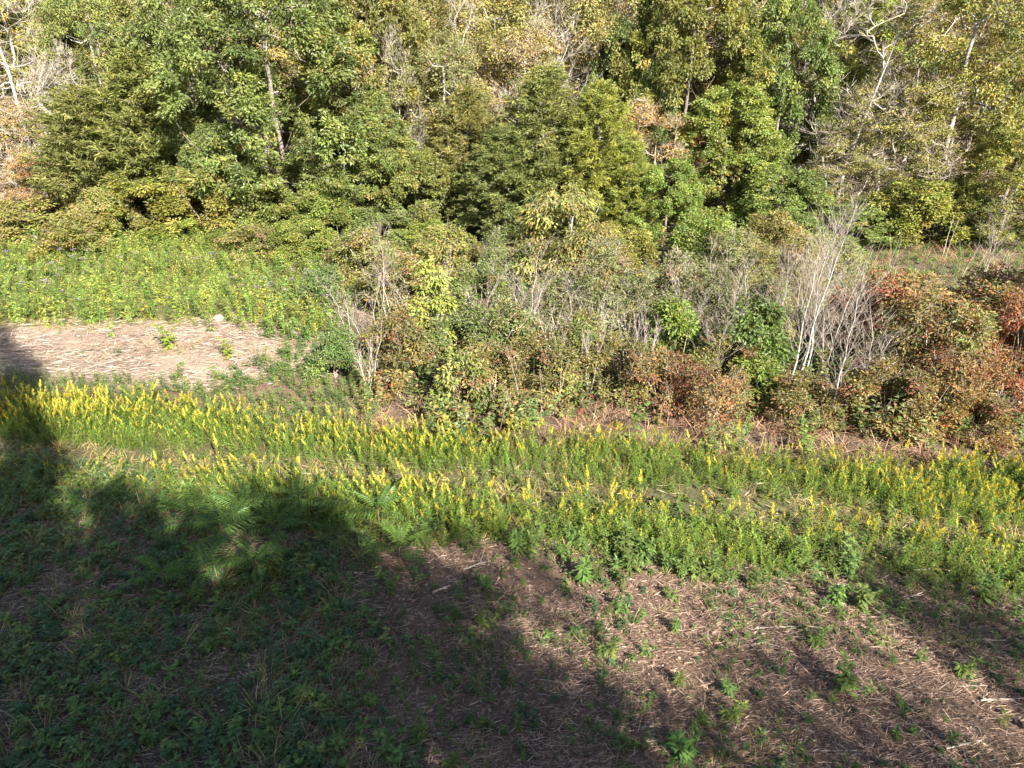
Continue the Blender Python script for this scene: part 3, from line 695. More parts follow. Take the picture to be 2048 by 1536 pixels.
for _px, _row, _top, _w, _k in ((830, 720, 560, 120, 'twiggy'), (960, 700, 540, 130, 'twiggy'), (1110, 760, 590, 120, 'wand'), (1150, 700, 540, 130, 'twiggy'), (1290, 760, 600, 120, 'wand'),
        (1370, 720, 540, 150, 'twiggy'), (1470, 740, 520, 150, 'birch2'), (1530, 720, 500, 130, 'birch2'), (1640, 760, 520, 170, 'twiggy'), (1720, 840, 690, 120, 'twiggy'), (1640, 690, 460, 150, 'birch2'), (740, 790, 650, 110, 'wand')):
    T(_k, 'wispy_sapling', _px, 0, _top, _w, 'wispy grey brown sapling woven into the thicket', base_row=_row, cat='sapling', group='wispy saplings in the thicket')

# trees behind the viewpoint, on the sunny side: they throw the shade over the field
def shade_tree(kind, x, y, h, rad, label, rz=0):
    ph, pr, parts = PR[kind]
    thing('shade_tree', label, 'tree', (x, y, float(ground_z(x, y)) - .05), rz, (rad / pr, rad / pr, h / ph), parts, (1, 1, 1), 'trees behind the viewpoint')
shade_tree('olive1', 5.4, -6.6, 16.2, 4.6, 'loose leafy tree behind the viewpoint shading the middle of the field', 1)
shade_tree('oak1', 6.0, -8.7, 17.6, 5.4, 'dense leafy tree behind the viewpoint shading the middle of the field', 1)
shade_tree('oak2', 1.2, -8.8, 17.8, 4.8, 'tall leafy tree behind the viewpoint shading the left field', 2)
shade_tree('sparse2', .5, -9.5, 19.5, 4.8, 'thin leaved tree behind the viewpoint feathering the left shade', 2)
shade_tree('oak1', -1.2, -10.8, 29.5, 4.6, 'tallest leafy tree behind the viewpoint shading the left edge', 3)
shade_tree('maple1', 3.4, -11.5, 15.0, 6.0, 'round leafy tree in the rear row shading the near field', 4)
shade_tree('maple1', 8.8, -9.4, 14.0, 4.6, 'round leafy tree behind the viewpoint shading the straw', 6)
shade_tree('sparse2', 10.0, -9.0, 16.0, 5.0, 'thin leaved tree behind the viewpoint feathering the shade on the straw', 1)
shade_tree('sparse1', 15.5, -9.5, 14.0, 2.8, 'tan thin leaved tree behind the viewpoint dappling the straw', 3)
shade_tree('maple1', -4.0, -8.0, 13.0, 5.5, 'low leafy tree behind the viewpoint shading the near left corner', 7)
shade_tree('oak1', 37.3, -3.0, 26.8, 6.5, 'lone tall tree to the right shading the red bushes', 5)
shade_tree('oak2', 42.5, -3.5, 27.0, 6.5, 'second tall tree to the right shading the red bushes', 2)
shade_tree('bare2', 16.0, -9.0, 15.0, 4.0, 'leafless tree behind the viewpoint streaking the straw with thin shadows', 5)
shade_tree('sparse1', 20.5, -7.0, 15.5, 3.6, 'second tan thin leaved tree dappling the far right straw', 5)

# ------------------------------------------------------------------ field plants
def goldenrod(seed, h=1.0, bloom=1.0, arch=.1):
    r = R(seed); st, lf, fl = Mesh(), Mesh(), Mesh()
    t = np.linspace(0, 1, 4); b = r.normal(0, arch, 2)
    path = np.stack([b[0] * t ** 2, b[1] * t ** 2, t * h - .03], 1)
    tube(st, path[::3] if arch < .2 else path, np.linspace(.006, .003, 2 if arch < .2 else 4), 3, (.14, .15, .05))
    n = 28; u = np.linspace(.12, .93, n); a = np.arange(n) * 2.4 + r.uniform(0, 6)
    P = np.stack([np.interp(u, t, path[:, j]) for j in range(3)], 1)
    D = np.stack([np.cos(a), np.sin(a), .25 + .7 * u], 1) + r.normal(0, .12, (n, 3))
    L = .15 * (1.15 - .6 * u) * r.uniform(.8, 1.2, n)
    C = np.stack([.10 + .07 * u, .175 + .05 * u, .03 + 0 * u], 1) * r.uniform(.8, 1.2, (n, 1))
    leaves(lf, P, D, nrm(np.array([0, 0, 1.0]) - .3 * D), L, L * .3, C, droop=.3, fold=0, bend=True)
    if bloom > 0:
        k = int(34 * bloom) + 6; u = .74 + .30 * r.random(k) ** .85; a = r.uniform(0, 6.28, k)
        P = np.stack([np.interp(u, t, path[:, 0]), np.interp(u, t, path[:, 1]), u * h], 1)
        D = np.stack([np.cos(a), np.sin(a), r.uniform(1.2, 2.8, k)], 1) + [b[0] * 3, b[1] * 3, 0]
        L = (.085 * (1.08 - u) / .3 + .03) * r.uniform(.8, 1.2, k)
        C = np.stack([np.full(k, .51), np.full(k, .41), np.full(k, .05)], 1) * r.uniform(.65, 1.15, (k, 1))
        C[r.random(k) < .35 * (2 - bloom)] *= (.45, .75, 1.0)
        leaves(fl, P, D, np.array([0, 0, 1.0]) + r.normal(0, .3, (k, 3)), L, .021, C, droop=.3, fold=0, bend=True)
    return st, lf, fl
def joined(*ms):
    m = Mesh()
    for q in ms:
        v, f, c = q.arrays()
        if len(v): m.add(v, f, c)
    return m.arrays()
GOLD = [goldenrod(s, h, b, a) for s, h, b, a in ((1, 1.05, 1.2, .06), (2, .9, 1.0, .14), (3, 1.1, 1.4, .1), (4, .8, .7, .25), (5, 1.0, .9, .3), (6, .95, 1.5, .18))]
BUD = [goldenrod(s, h, b, a) for s, h, b, a in ((11, 1.0, .1, .08), (12, .85, 0, .15), (13, 1.1, .2, .1), (14, .7, 0, .25))]
GOLD_A = [joined(*g) for g in GOLD]; BUD_A = [joined(*g) for g in BUD]
GOLD_M = [(g[0].data('stem', M_SOFT), g[1].data('leaves', M_SOFT), g[2].data('flower_plume', M_FLOWER)) for g in GOLD]

def weed(seed, h=.35, n=22, L=.13, w=.28, palette=G_GRN, lean=.35, stems=1, up=.4):
    """leafy shoots: returns stem, leaves"""
    r = R(seed); st, lf = Mesh(), Mesh()
    for s in range(stems):
        a0 = r.uniform(0, 6.28); d = lean * h * r.uniform(.3, 1) * (stems > 1)
        t = np.linspace(0, 1, 3); hh = h * r.uniform(.75, 1.1)
        path = np.stack([d * math.cos(a0) * t, d * math.sin(a0) * t, t * hh - .02], 1)
        tube(st, path, np.linspace(.006, .003, 3), 3, (.13, .13, .05))
        u = r.uniform(.1, 1, n); a = r.uniform(0, 6.28, n)
        P = np.stack([np.interp(u, t, path[:, j]) for j in range(3)], 1)
        D = np.stack([np.cos(a), np.sin(a), up * (.2 + 1.3 * u)], 1) + r.normal(0, .15, (n, 3))
        C = pal(r, n, palette) * r.uniform(.75, 1.25, (n, 1))
        l = L * (1.2 - .5 * u) * r.uniform(.75, 1.2, n)
        leaves(lf, P, D, nrm(np.array([0, 0, 1.0]) - .25 * D + r.normal(0, .15, (n, 3))), l, l * w * 1.15, C, droop=.3, fold=.0, bend=True)
    return st, lf
G_WEED = [(.095, .15, .04, 4), (.075, .125, .035, 3), (.13, .17, .045, 2)]
G_BLUE = [(.075, .125, .05, 4), (.06, .105, .042, 3), (.10, .15, .055, 2)]
WEED = [weed(31, .34, 24, .15, .26, G_WEED), weed(32, .26, 20, .13, .3, G_WEED, stems=2), weed(33, .42, 22, .15, .22, G_GRN, stems=3), weed(34, .22, 18, .12, .34, G_BLUE, stems=2), weed(35, .5, 24, .16, .28, G_GRN, stems=4, lean=.5)]
WEED_A = [joined(*w) for w in WEED]
COVER_A = [joined(*weed(41 + i, .24, 9, .14, .36, p, stems=2, lean=.8)) for i, p in enumerate((G_WEED, G_BLUE, G_GRN, G_BLUE))]
HERB_A = [joined(*weed(51 + i, .9, 19, .19, .24, p, stems=2, lean=.22)) for i, p in enumerate((G_GRN, G_LIME[:2] + G_MID, G_LIME[:2] + G_GRN, G_WEED))]
def ironweed(seed):
    r = R(seed); st, lf = weed(seed, 1.15, 26, .2, .2, G_WEED, stems=2, lean=.2)
    n = 26; a = r.uniform(0, 6.28, n); q = r.random(n) ** .5 * .15
    P = np.stack([q * np.cos(a), q * np.sin(a), 1.08 + r.uniform(-.03, .07, n)], 1)
    fl = Mesh(); leaves(fl, P, np.stack([np.cos(a), np.sin(a), np.full(n, .8)], 1), np.tile([0, 0, 1.0], (n, 1)), .06, .05, np.array([.24, .18, .23]) * r.uniform(.7, 1.3, (n, 1)))
    return joined(st, lf, fl)
IRON_A = [ironweed(61), ironweed(62)]
def grass(seed, n=16, L=.4, cols=((.24, .20, .085, 3), (.14, .16, .05, 3), (.32, .25, .13, 2)), w=.012, up=1.2):
    r = R(seed); m = Mesh(); a = r.uniform(0, 6.28, n); q = r.random(n) * .1
    P = np.stack([q * np.cos(a), q * np.sin(a), np.full(n, -.01)], 1)
    D = np.stack([np.cos(a), np.sin(a), up * r.uniform(.4, 1.6, n)], 1) + r.normal(0, .25, (n, 3))
    leaves(m, P, D, nrm(r.normal(0, .4, (n, 3)) + [0, 0, 1]), L * r.uniform(.6, 1.3, n), w, pal(r, n, cols) * r.uniform(.8, 1.2, (n, 1)), droop=.35, fold=0, bend=True)
    return m.arrays()
GRASS_A = [grass(71), grass(72), grass(73, 20, .3)]
DRY_A = [grass(74 + i, 26, .75, ((.34, .22, .14, 4), (.40, .29, .18, 3), (.24, .15, .10, 2)), .014, 1.0) for i in range(3)]

# goldenrod: the plants that show largest are things of their own, the rest of the drift is one mass
def plant_goldenrod():
    r = R(200)
    spots = []
    for n, lo, hi, jl, jh in ((5400, E_C, E_D, .25, .1), (4500, E_A, E_B, .35, .15)):
        x = r.uniform(-28, 28, n * 2); lo_, hi_ = lo(x), hi(x); y = lo_ + (hi_ - lo_) * r.random(n * 2)
        dens = np.clip((hi_ - lo_) / 3.2, 0, 1); y = y + r.normal(0, .2, n * 2) + .25 * noise2(x, 0 * x, .9, 24) + .15 * noise2(x, 0 * x, 3.0, 25)
        nn = noise2(x, y, 1.1, 21)
        k = in_view(x, y) & (r.random(n * 2) < dens * np.clip(.8 + .6 * nn, .1, 1))
        if lo is E_A: k &= (x > -9.5) | (r.random(n * 2) < .2)
        x, y = x[k], y[k]
        u = (y - lo(x)) / (hi(x) - lo(x))
        if lo is E_C:
            bl = .02 + .95 * u + .55 * noise2(x * .6, y * 2.2, 1.0, 22) + np.where((x > 2.5) & (x < 8.5), -.3, 0) + np.where(x > 9.8, .45, 0)
        else:
            bl = -.14 + .95 * u + .5 * noise2(x * .6, y * 2.2, 1.0, 23) - .3 * (x < -8) - .2 * ((x > 3) & (x < 7))
        s = r.uniform(.5, 1.08, len(x)) * (.72 + .25 * np.clip(u, 0, 1)) * (1 + .16 * noise2(x, y, 1.0, 26) + .14 * noise2(x, y, 3.5, 27))
        spots.append(np.stack([x, y, r.random(len(x)) < np.clip(bl, 0, .9), s], 1))
    a = np.concatenate(spots)
    gold = a[a[:, 2] > .5]; bud = a[a[:, 2] < .5]
    near = np.argsort(gold[:, 1] / gold[:, 3])
    hand = gold[near[:300]]; rest = gold[near[300:]]
    for i, (x, y, _, s) in enumerate(hand):
        g = GOLD_M[i % len(GOLD_M)]
        thing('goldenrod', 'yellow-plumed goldenrod stem in the nearer flowering drift', 'goldenrod', (x, y, float(ground_z(x, y))), r.uniform(0, 6.28), (s, s, s),
              (('stem', g[0]), ('leaves', g[1]), ('flower_plume', g[2])), tuple(vary(r, 1)[0]), 'goldenrod in the nearer drift', rot=(r.normal(0, .12), r.normal(0, .12), r.uniform(0, 6.28)))
    m = Mesh(); scatter(m, GOLD_A, rest[:, 0], rest[:, 1], r.uniform(0, 6.28, len(rest)), rest[:, 3], 201, vary(r, len(rest), .65, 1.25, hue=.08), .14)
    stuff('goldenrod_drift', 'long drift of yellow flowering goldenrod across the field', 'goldenrod', m.data('goldenrod_drift', M_FLOWER))
    m = Mesh(); scatter(m, BUD_A, bud[:, 0], bud[:, 1], r.uniform(0, 6.28, len(bud)), bud[:, 3] * .95, 202, vary(r, len(bud), .65, 1.3, hue=.12), .14)
    stuff('goldenrod_greenery', 'green unopened goldenrod stems filling the drifts', 'greenery', m.data('goldenrod_greenery', M_SOFT))
plant_goldenrod()

def mass(name, label, cat, protos, n, box, keep, smin, smax, mat, seed, tilt=.1, hue=.08, tint=(1, 1, 1), vlo=.75, vhi=1.25):
    x, y = field(n, *box, seed); k = keep(x, y, R(seed + 1)); x, y = x[k], y[k]
    r = R(seed + 2); m = Mesh()
    scatter(m, protos, x, y, r.uniform(0, 6.28, len(x)), r.uniform(smin, smax, len(x)), seed + 3, vary(r, len(x), vlo, vhi, hue) * np.array(tint), tilt)
    return stuff(name, label, cat, m.data(name, mat))
LEFT = lambda y: np.interp(y, [7, 11, 15, 18], [-1.8, -3.0, -2.6, -2.6])         # right border of the weedy shade
# low cover in the shaded near left
mass('weed_cover', 'low dark green weeds carpeting the shaded near left field', 'weeds', COVER_A * 2 + [WEED_A[i] for i in (1, 3)] + GRASS_A, 10500, (-17, 4, 5.5, 18.5),
     lambda x, y, r: (y < E_B(x) + .5) & (r.random(len(x)) < np.clip(1.1 * (LEFT(y) - x) / 2.5 + .3 + .5 * noise2(x, y, 1.4, 301), 0.04, 1) * np.clip(.95 + .8 * noise2(x, y, 2.2, 302), 0, 1)), .6, 1.35, M_SOFT, 300)
# track between the drifts
mass('track_herbs', 'short green and straw coloured growth on the track between the drifts', 'grass', GRASS_A + COVER_A[:1] + [COVER_A[2]] + WEED_A[:2] + GRASS_A, 15000, (-30, 30, 12, 26),
     lambda x, y, r: (y > E_A(x)) & (y < E_D(x) + .5) & (r.random(len(x)) < np.where((y > E_B(x)) & (y < E_C(x)), .85, .5) + .4 * noise2(x, y, 1.2, 311)), .6, 1.25, M_SOFT, 310, tint=(1.2, 1.08, .95), vlo=.6, vhi=1.4)
# between upper drift and clearing, and round the clearing
mass('meadow_herbs', 'leafy grey green herbs along the lower rim of the straw clearing', 'herbs', HERB_A + WEED_A[2:3], 5600, (-30, 0, 19, 30),
     lambda x, y, r: (y > E_D(x) - .6) & (y < E_F0(x) + .25 * noise2(x, y, 1.5, 321)) & (x < thicket_left(y) + .5), .35, .75, M_SOFT, 320, tint=(1.05, 1.05, 1.2))
mass('bank_herbs', 'tall leafy green herbs covering the meadow bank', 'herbs', HERB_A, 5200, (-42, -4, 27, 46),
     lambda x, y, r: (y > E_F1(x) - .1 + .8 * noise2(x, y, 1.0, 11) + .5 * r.normal(0, 1, len(x))) & (y < E_WOOD(x) + 1) & (x < thicket_left(y) + .3), .6, 1.5, M_SOFT, 330, tint=(1.45, 1.4, 1.2), vlo=.65, vhi=1.4, hue=.12)
mass('ironweed_stand', 'purple topped ironweed scattered over the meadow bank', 'wildflowers', IRON_A, 170, (-42, -6, 29, 44),
     lambda x, y, r: (y > E_F1(x) + .3) & (y < E_WOOD(x)) & (x < thicket_left(y)) & (noise2(x, y, .5, 341) > -.15), .9, 1.25, M_SOFT, 340)
mass('rim_grass', 'thin pale grass along the upper rim of the straw clearing', 'grass', GRASS_A, 2600, (-32, -5, 24, 33),
     lambda x, y, r: ((np.abs(y - E_F1(x)) < .4 + 1.1 * r.random(len(x)) ** 2 + .6 * noise2(x, y, 1.1, 352)) | (np.abs(y - E_F0(x)) < .6) | (noise2(x, y, 1.3, 353) > .75)) & (x < thicket_left(y)), .4, .9, M_STRAW, 350, tint=(1.1, 1.15, .9))
mass('clearing_stubble', 'sparse stubble, tufts and weeds over the straw clearing', 'stubble', DRY_A + GRASS_A + COVER_A[:2], 3000, (-32, -6, 22, 32),
     lambda x, y, r: (y > E_F0(x)) & (y < E_F1(x) + .3) & (x < thicket_left(y)) & (r.random(len(x)) < .25 + .75 * noise2(x, y, 1.6, 356)), .2, .65, M_STRAW, 355, tint=(1.15, 1.15, 1.1), vlo=.5, vhi=1.3)
mass('clearing_end_herbs', 'patchy green herbs over the right end of the straw clearing', 'herbs', WEED_A + COVER_A + GRASS_A, 800, (-13, -5, 22, 32),
     lambda x, y, r: (y > E_F0(x) - .5) & (y < E_F1(x) + 1) & (x > -10.2 + 1.6 * noise2(x, y, 1, 361)) & (x < thicket_left(y) + .5), .7, 1.5, M_SOFT, 360)
# thicket floor
TH = lambda x, y: (y > E_D(x) - .1) & (y < E_WOOD(x) + 1.5) & (x > thicket_left(y))
RUST = lambda x, y: (y < E_D(x) + 3.0) & (((x > 2.8) & (x < 9.5)) | (x < -2.8))
mass('bramble_floor', 'tangled green and brown brambles on the thicket floor', 'brambles',
     [joined(*weed(81 + i, .8, 21, .15, .5, p, stems=3, lean=.7, up=.5)) for i, p in enumerate((G_BRAM, G_BRAM, G_RED + G_BRAM, G_OLIVE))], 4400, (-14, 36, 17, 46),
     lambda x, y, r: TH(x, y) & ~((x > 12.5) & (y > 32)) & (r.random(len(x)) < np.where(RUST(x, y), .12, .75) + .5 * noise2(x, y, 1, 371)), .7, 1.8, M_SOFT, 370, hue=.14, tint=(.97, 1.1, 1.0))
mass('dry_grass', 'reddish tan dead grass along the front of the thicket', 'grass', DRY_A, 5200, (-12, 30, 17, 42),
     lambda x, y, r: TH(x, y) & (r.random(len(x)) < np.where(RUST(x, y), 1.6, np.where(y < E_D(x) + 3.2, .8, .35)) * np.clip(.6 + .9 * noise2(x, y, .8, 381), .05, 1)), .6, 1.2, M_STRAW, 380, tint=(.9, .8, .76))
mass('far_grass', 'pale green and tan rough grass between the red bushes and the wood', 'grass', GRASS_A * 2 + COVER_A[2:3] + WEED_A[2:3], 2600, (10, 36, 31, 46),
     lambda x, y, r: TH(x, y), .7, 1.4, M_STRAW, 390, tint=(.72, .95, .65))
mass('sapling_stems', 'thin bare stems standing through the thicket', 'stems', [((lambda q: (tube(q, [(0, 0, 0), (.04, .02, .9), (0, .08, 1.8)], [.012, .009, .004], 3, (.36, .30, .25)), q.arrays())[1])(Mesh())),
      ((lambda q: (tube(q, [(0, 0, 0), (-.1, .05, .8), (-.3, .0, 1.5)], [.010, .008, .003], 3, (.28, .21, .17)), q.arrays())[1])(Mesh()))], 1500, (-12, 32, 18, 40),
     lambda x, y, r: TH(x, y) & (noise2(x, y, .9, 395) > .15), .7, 1.4, M_BARK, 394, tilt=.18)
# wood floor
mass('wood_floor_brush', 'dim leafy brush on the floor of the wood', 'brush', [joined(*weed(91 + i, 1.3, 14, .26, .55, p, stems=3, lean=.7, up=.5)) for i, p in enumerate((G_MID, G_OLIVE))], 900, (-50, 50, 42, 62),
     lambda x, y, r: (y > E_WOOD(x)), .8, 1.6, M_SOFT, 400)

# straw and dead stalks
def straw(name, label, n, box, keep, lmin, lmax, w, cols, seed, along=.0, zmax=.05):
    x, y = field(n, *box, seed); r = R(seed + 1); k = keep(x, y, r); x, y = x[k], y[k]; n = len(x)
    a = np.where(r.random(n) < along, r.normal(.08, .3, n), r.uniform(0, 3.14, n)); L = r.uniform(lmin, lmax, n) * r.uniform(.4, 1, n)
    D = np.stack([np.cos(a), np.sin(a), r.normal(0, .13, n)], 1)
    z = ground_z(x, y) + .012 + r.random(n) ** 2 * zmax
    P = np.stack([x, y, z], 1)
    S = np.stack([-np.sin(a), np.cos(a), r.normal(0, .5, n)], 1); N = nrm(np.cross(D, S)); N *= np.sign(N[:, 2:3] + 1e-9)
    m = Mesh(); leaves(m, P, D, N, L, w * r.uniform(.6, 1.5, n), pal(r, n, cols) * r.uniform(.75, 1.25, (n, 1)), fold=0, droop=.03, mid=.4, bend=True)
    return stuff(name, label, 'straw', m.data(name, M_STRAW))
PINK = ((.34, .225, .16, 4), (.24, .155, .11, 4), (.47, .345, .26, 1.8), (.11, .072, .055, 3))
straw('straw_litter', 'loose brown straw and broken stalks over the near field', 330000, (-16, 16, 5.5, 17),
      lambda x, y, r: (y < E_A(x) + .3) & (r.random(len(x)) < .55 + .45 * noise2(x, y, 1.3, 411)), .06, .42, .0095, PINK, 410, .4, .08)
straw('leaf_litter', 'dead leaf scraps and chips among the straw of the near field', 60000, (-16, 16, 5.5, 17),
      lambda x, y, r: (y < E_A(x) + .2) & (r.random(len(x)) < .45 + .5 * noise2(x, y, 2.6, 416)), .05, .13, .035, ((.20, .13, .09, 4), (.12, .08, .06, 4), (.32, .23, .17, 2)), 415, .1, .04)
straw('clearing_straw', 'pale mown straw covering the clearing', 44000, (-32, -5, 21, 32),
      lambda x, y, r: (y > E_F0(x) - .4) & (y < E_F1(x) + .5 + .5 * noise2(x, y, 1.2, 422)) & (x < thicket_left(y)) & (r.random(len(x)) < .6 + .6 * noise2(x, y, 1.7, 421)), .2, .9, .02, ((.43, .325, .25, 4), (.31, .22, .165, 3), (.55, .46, .38, 1.6), (.17, .12, .09, 3)), 420, .6, .16)
straw('track_straw', 'flattened dead stalks along the track', 20000, (-30, 30, 12, 26),
      lambda x, y, r: (y > E_B(x) - .3) & (y < E_C(x) + .4), .15, .6, .012, ((.42, .35, .21, 4), (.32, .25, .15, 3), (.16, .13, .09, 2)), 430, .6, .3)

mass('seedlings', 'tiny green seedlings sprinkled over the brown straw', 'seedlings', [joined(*weed(95 + i, .2, 9, .13, .34, p, stems=1)) for i, p in enumerate((G_WEED, G_GRN, G_BLUE))] + [GRASS_A[2]], 10000, (-6, 17, 5.5, 16.5),
     lambda x, y, r: (y < E_A(x) + .2) & (r.random(len(x)) < np.clip(.45 + .9 * noise2(x, y, 1.9, 451), .05, 1)), .3, 1.1, M_SOFT, 450, vlo=.6, vhi=1.3)
mass('drift_foot_weeds', 'leafy weeds crowding the foot of the nearer drift', 'weeds', [WEED_A[i] for i in (0, 2, 4)], 1500, (-14, 20, 11, 17),
     lambda x, y, r: (y > E_A(x) - .5 + .5 * noise2(x, y, 1.6, 461)) & (y < E_A(x) + 1.0) & (r.random(len(x)) < .7), .6, 1.4, M_SOFT, 460)
# ------------------------------------------------------------------ single weeds standing on the straw
WEED_M = [(w[0].data('stem', M_SOFT), w[1].data('leaves', M_SOFT)) for w in WEED]
def single_weeds():
    r = R(500); n = 0
    x, y = field(3600, -6, 16, 6.3, 16, 501)
    used = []
    for a, b in zip(x, y):
        if b > float(E_A(a)) - .1 or a < float(LEFT(b)) - .3: continue
        if noise2(np.array([a]), np.array([b]), 2.3, 502)[0] < r.uniform(-1.6, .8): continue
        if any((a - u) ** 2 + (b - v) ** 2 < .22 ** 2 for u, v in used): continue
        used.append((a, b))
    used = used[:290]
    for i, (a, b) in enumerate(used):
        k = int(r.choice(5, p=[.3, .27, .15, .18, .10])); s = .3 + .7 * r.random() ** 1.8
        thing('weed', 'leafy green weed standing alone on the brown straw', 'weed', (a, b, float(ground_z(a, b))), 0, (s, s, s),
              (('stem', WEED_M[k][0]), ('leaves', WEED_M[k][1])), tuple(vary(r, 1, .6, 1.1)[0]), 'weeds on the straw', rot=(r.normal(0, .12), r.normal(0, .12), r.uniform(0, 6.28)))
    return used
single_weeds()

def named_weed(px, row, k, s, label, tint=(1, 1, 1)):
    p = ground_at(px, row)
    thing('leafy_weed', label, 'weed', tuple(p), px, (s, s, s), (('stem', WEED_M[k][0]), ('leaves', WEED_M[k][1])), tint)
named_weed(1690, 1385, 4, 1.35, 'large bushy weed with pale tips in the near right straw')
named_weed(1165, 1160, 4, 1.3, 'tall bushy weed at the edge of the drift above the straw', (.9, 1.1, .9))
named_weed(1365, 1520, 4, 1.3, 'wide dark green weed at the bottom edge of the field', (.85, 1.1, 1))
named_weed(1460, 1440, 2, 1.2, 'yellowish bushy weed between the bottom weed and the pale tipped weed', (1.3, 1.15, 1))
named_weed(1925, 1350, 2, 1.15, 'pale green upright weed at the right of the straw', (1.15, 1.1, 1))
named_weed(1630, 1290, 2, 1.1, 'upright bright green weed beside the long curved stick', (1.1, 1.15, 1))
named_weed(1215, 1310, 2, 1.2, 'bright weed at the edge of the tree shadow', (1.1, 1.1, 1))
named_weed(968, 1255, 2, 1.0, 'yellow green upright weed inside the shadow edge', (1.2, 1.05, .9))
named_weed(341, 697, 4, 2.1, 'lone bright green bush on the straw clearing', (1.7, 1.6, .8))
named_weed(460, 717, 4, 1.7, 'yellow green bush right of the lone bright one on the clearing', (1.7, 1.45, .8))
named_weed(235, 712, 3, 1.5, 'dark dull creeping weed on the straw clearing')
named_weed(355, 760, 2, 1.6, 'green weed at the lower rim of the clearing', (1.2, 1.2, 1))
named_weed(440, 762, 2, 1.6, 'narrow green weed near the lower right of the clearing', (1.25, 1.2, 1))
named_weed(480, 756, 3, 1.6, 'squat green weed at the lower right of the clearing', (1.1, 1.2, 1))

# saplings with long feather-like fronds
def make_frond():
    r = R(600); m = Mesh(); n = 11; t = np.linspace(.14, .97, n)
    ax = lambda t: np.stack([t * .78, 0 * t, .30 * t - .36 * t * t], 1)
    tube(m, ax(np.linspace(0, 1, 6)), np.linspace(.006, .002, 6), 3, (.13, .15, .045))
    for s in (-1, 1):
        P = ax(t); D = np.stack([.42 + 0 * t, s * np.ones(n), -.12 + 0 * t], 1) + r.normal(0, .06, (n, 3))
        L = .21 * np.sin(math.pi * (.18 + .74 * t)) ** .7
        leaves(m, P, D, np.tile([-.1, 0, 1.0], (n, 1)), L, .05, np.array([.095, .165, .035]) * r.uniform(.85, 1.15, (n, 1)), fold=.2, droop=.15, mid=.35)
    return m.data('frond', M_LEAF)
FROND = make_frond()
_st = Mesh(); tube(_st, [(0, 0, -.05), (.01, 0, .3), (0, .02, .62)], [.014, .011, .006], 5, (.16, .13, .08)); FSTEM = _st.data('stem', M_BARK, True)
def frond_sapling(px, row, s, label, nf=8, tint=(1, 1, 1)):
    p = ground_at(px, row); r = R(int(px * 7 + row))
    e = thing('feathery_sapling', label, 'sapling', tuple(p), r.uniform(0, 6.28), (s, s, s), (('stem', FSTEM),))
    for i in range(nf):
        o = bpy.data.objects.new('frond', FROND); o.parent = e
        u = i / nf; o.location = (0, 0, .34 + .27 * u)
        o.rotation_euler = (r.normal(0, .2), -(.1 + .75 * u) + r.normal(0, .12), i * 2.4 + r.normal(0, .3))
        q = (1.05 - .35 * u) * r.uniform(.85, 1.1); o.scale = (q, q, q); o.color = (*tint, 1)
        col.objects.link(o)
frond_sapling(400, 1065, 1.15, 'feathery sapling under the lit weed at the shadow edge')
frond_sapling(450, 1100, 1.3, 'largest feathery sapling in the tree shadow', 10)
frond_sapling(555, 1090, 1.1, 'feathery sapling right of the largest one')
frond_sapling(605, 1035, 1.2, 'bright feathery sapling at the foot of the nearer drift', 8, (1.15, 1.1, .9))
frond_sapling(420, 1170, 1.1, 'feathery sapling just below the largest one')
frond_sapling(330, 1180, .9, 'small feathery sapling left below the largest one', 7)
frond_sapling(520, 1160, 1.0, 'drooping feathery sapling beside the pale weed')
frond_sapling(760, 1055, 1.1, 'feathery sapling leaning from the drift over the straw')
frond_sapling(800, 1125, 1.0, 'lone feathery sapling standing on the straw', 8, (1.15, 1.1, .9))
frond_sapling(490, 1050, 1.0, 'feathery sapling behind the largest one')
named_weed(380, 1015, 4, 1.7, 'broad leaved weed with orange tips at the shadow edge', (1.2, 1.15, .9))
named_weed(545, 1150, 4, 1.3, 'pale broad leaved weed among the feathery saplings', (1.1, 1.1, 1.1))

# sticks on the straw
def stick(pts, rad, label, c=(.30, .25, .21), lift=.005):
    w = np.array([ground_at(*p) for p in pts]); t = np.linspace(0, 1, len(w)); tt = np.linspace(0, 1, len(w) * 4)
    q = np.stack([np.interp(tt, t, w[:, j]) for j in range(3)], 1); r = R(int(pts[0][0]))
    q[:, :2] += np.cumsum(r.normal(0, .006, (len(q), 2)), 0); q[:, 2] = ground_z(q[:, 0], q[:, 1]) + lift + rad
    m = Mesh(); tube(m, q, rad * np.linspace(1.1, .5, len(q)) * r.uniform(.9, 1.1, len(q)), 5, c)
    k = len(q) // 2; d = q[k + 1] - q[k]; L = np.linalg.norm(w[-1] - w[0]) * .22
    tube(m, [q[k], q[k] + nrm(d + np.array([d[1], -d[0], .1 * np.linalg.norm(d)])) * L], [rad * .7, rad * .3], 4, c)
    o = bpy.data.objects.new('stick', m.data('stick', M_BARK, True)); tag(o, label, 'stick', 'sticks on the straw'); col.objects.link(o)
stick([(928, 1142), (955, 1132), (983, 1124)], .022, 'pale broken branch at the edge of the shaded straw', (.38, .32, .26))
stick([(958, 1128), (966, 1108)], .02, 'short pale stub leaning on the broken branch', (.34, .28, .23))
stick([(866, 1190), (903, 1176)], .03, 'thick tan stub in the tree shadow', (.46, .36, .27))
stick([(720, 1148), (752, 1140), (758, 1150)], .012, 'bent stalk near the lone feathery sapling')
stick([(830, 1102), (890, 1103)], .012, 'straight stalk right of the lone feathery sapling', (.38, .29, .22))
stick([(1432, 1185), (1434, 1215), (1450, 1242), (1475, 1270)], .014, 'curved grey stick bending down across the straw', (.34, .31, .29))
stick([(1500, 1262), (1545, 1256), (1600, 1252), (1640, 1254)], .019, 'long curved pale stick in the middle of the right straw')
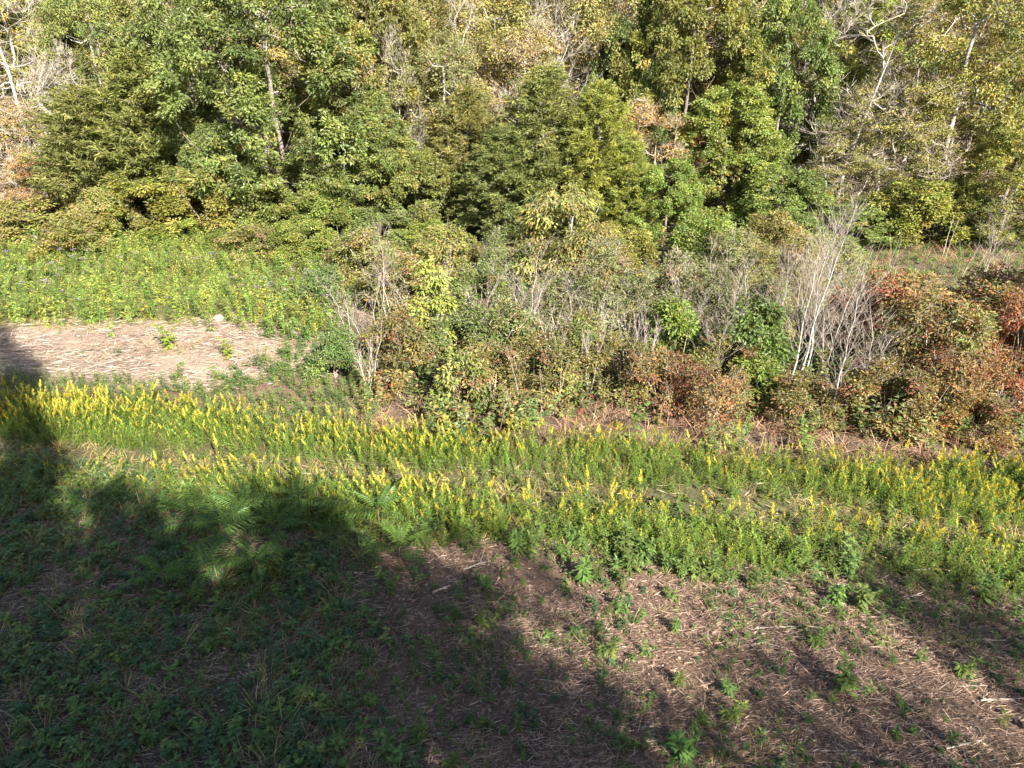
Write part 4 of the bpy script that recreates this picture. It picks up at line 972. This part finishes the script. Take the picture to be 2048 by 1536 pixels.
stick([(1505, 1292), (1530, 1290), (1560, 1297)], .014, 'short pale stick below the long curved one')
stick([(1808, 1145), (1870, 1143), (1940, 1151)], .02, 'long grey branch along the foot of the far drift', (.45, .40, .34))
stick([(1812, 1200), (1840, 1186)], .02, 'short straight pale stick right of the bright weeds', (.35, .31, .27))
stick([(1808, 1276), (1870, 1279)], .014, 'thin stalk in the shade streak')
stick([(1893, 1290), (1960, 1283), (2030, 1288)], .02, 'tan branch lying in the shade streak at right', (.38, .30, .21))
stick([(1960, 1404), (2010, 1402), (2060, 1400)], .018, 'pale branch running out of the right edge', (.33, .27, .22))
stick([(1912, 1377), (1972, 1375)], .012, 'thin pale stalk above the branch at the right edge', (.33, .27, .22))
stick([(1640, 1503), (1712, 1504)], .012, 'straight pale stalk near the bottom edge', (.33, .27, .22))
stick([(1820, 1440), (1870, 1490), (1890, 1520)], .018, 'dark branch slanting toward the bottom right corner', (.2, .17, .16))
stick([(1935, 1530), (1925, 1495)], .014, 'dark upright twig in the bottom right corner', (.2, .17, .16))
stick([(1890, 1500), (1960, 1483)], .02, 'pale broken limb in the bottom right corner', (.42, .35, .29))

# the pale boulder above the clearing
def boulder():
    r = R(700); p = ground_at(437, 640)
    lat, lon = 9, 14; V = []
    for i in range(lat):
        th = math.pi * i / (lat - 1)
        for j in range(lon):
            ph = 2 * math.pi * j / lon
            d = np.array([math.sin(th) * math.cos(ph), math.sin(th) * math.sin(ph), math.cos(th)])
            k = 1 + .16 * math.sin(3 * ph + 1) * math.sin(th) + .10 * math.sin(5 * th + 2 * ph) + r.normal(0, .03)
            V.append(d * k * [.24, .18, .2])
    F_ = []
    for i in range(lat - 1):
        for j in range(lon):
            a, b = i * lon + j, i * lon + (j + 1) % lon; F_ += [(a, a + lon, b + lon), (a, b + lon, b)]
    m = Mesh(); m.add(np.array(V), F_, (.26, .215, .165))
    o = bpy.data.objects.new('boulder', m.data('boulder', M_ROCK, False)); o.location = (p[0], p[1], p[2] + .05)
    tag(o, 'pale sandy boulder at the foot of the meadow bank', 'rock'); col.objects.link(o)
boulder()
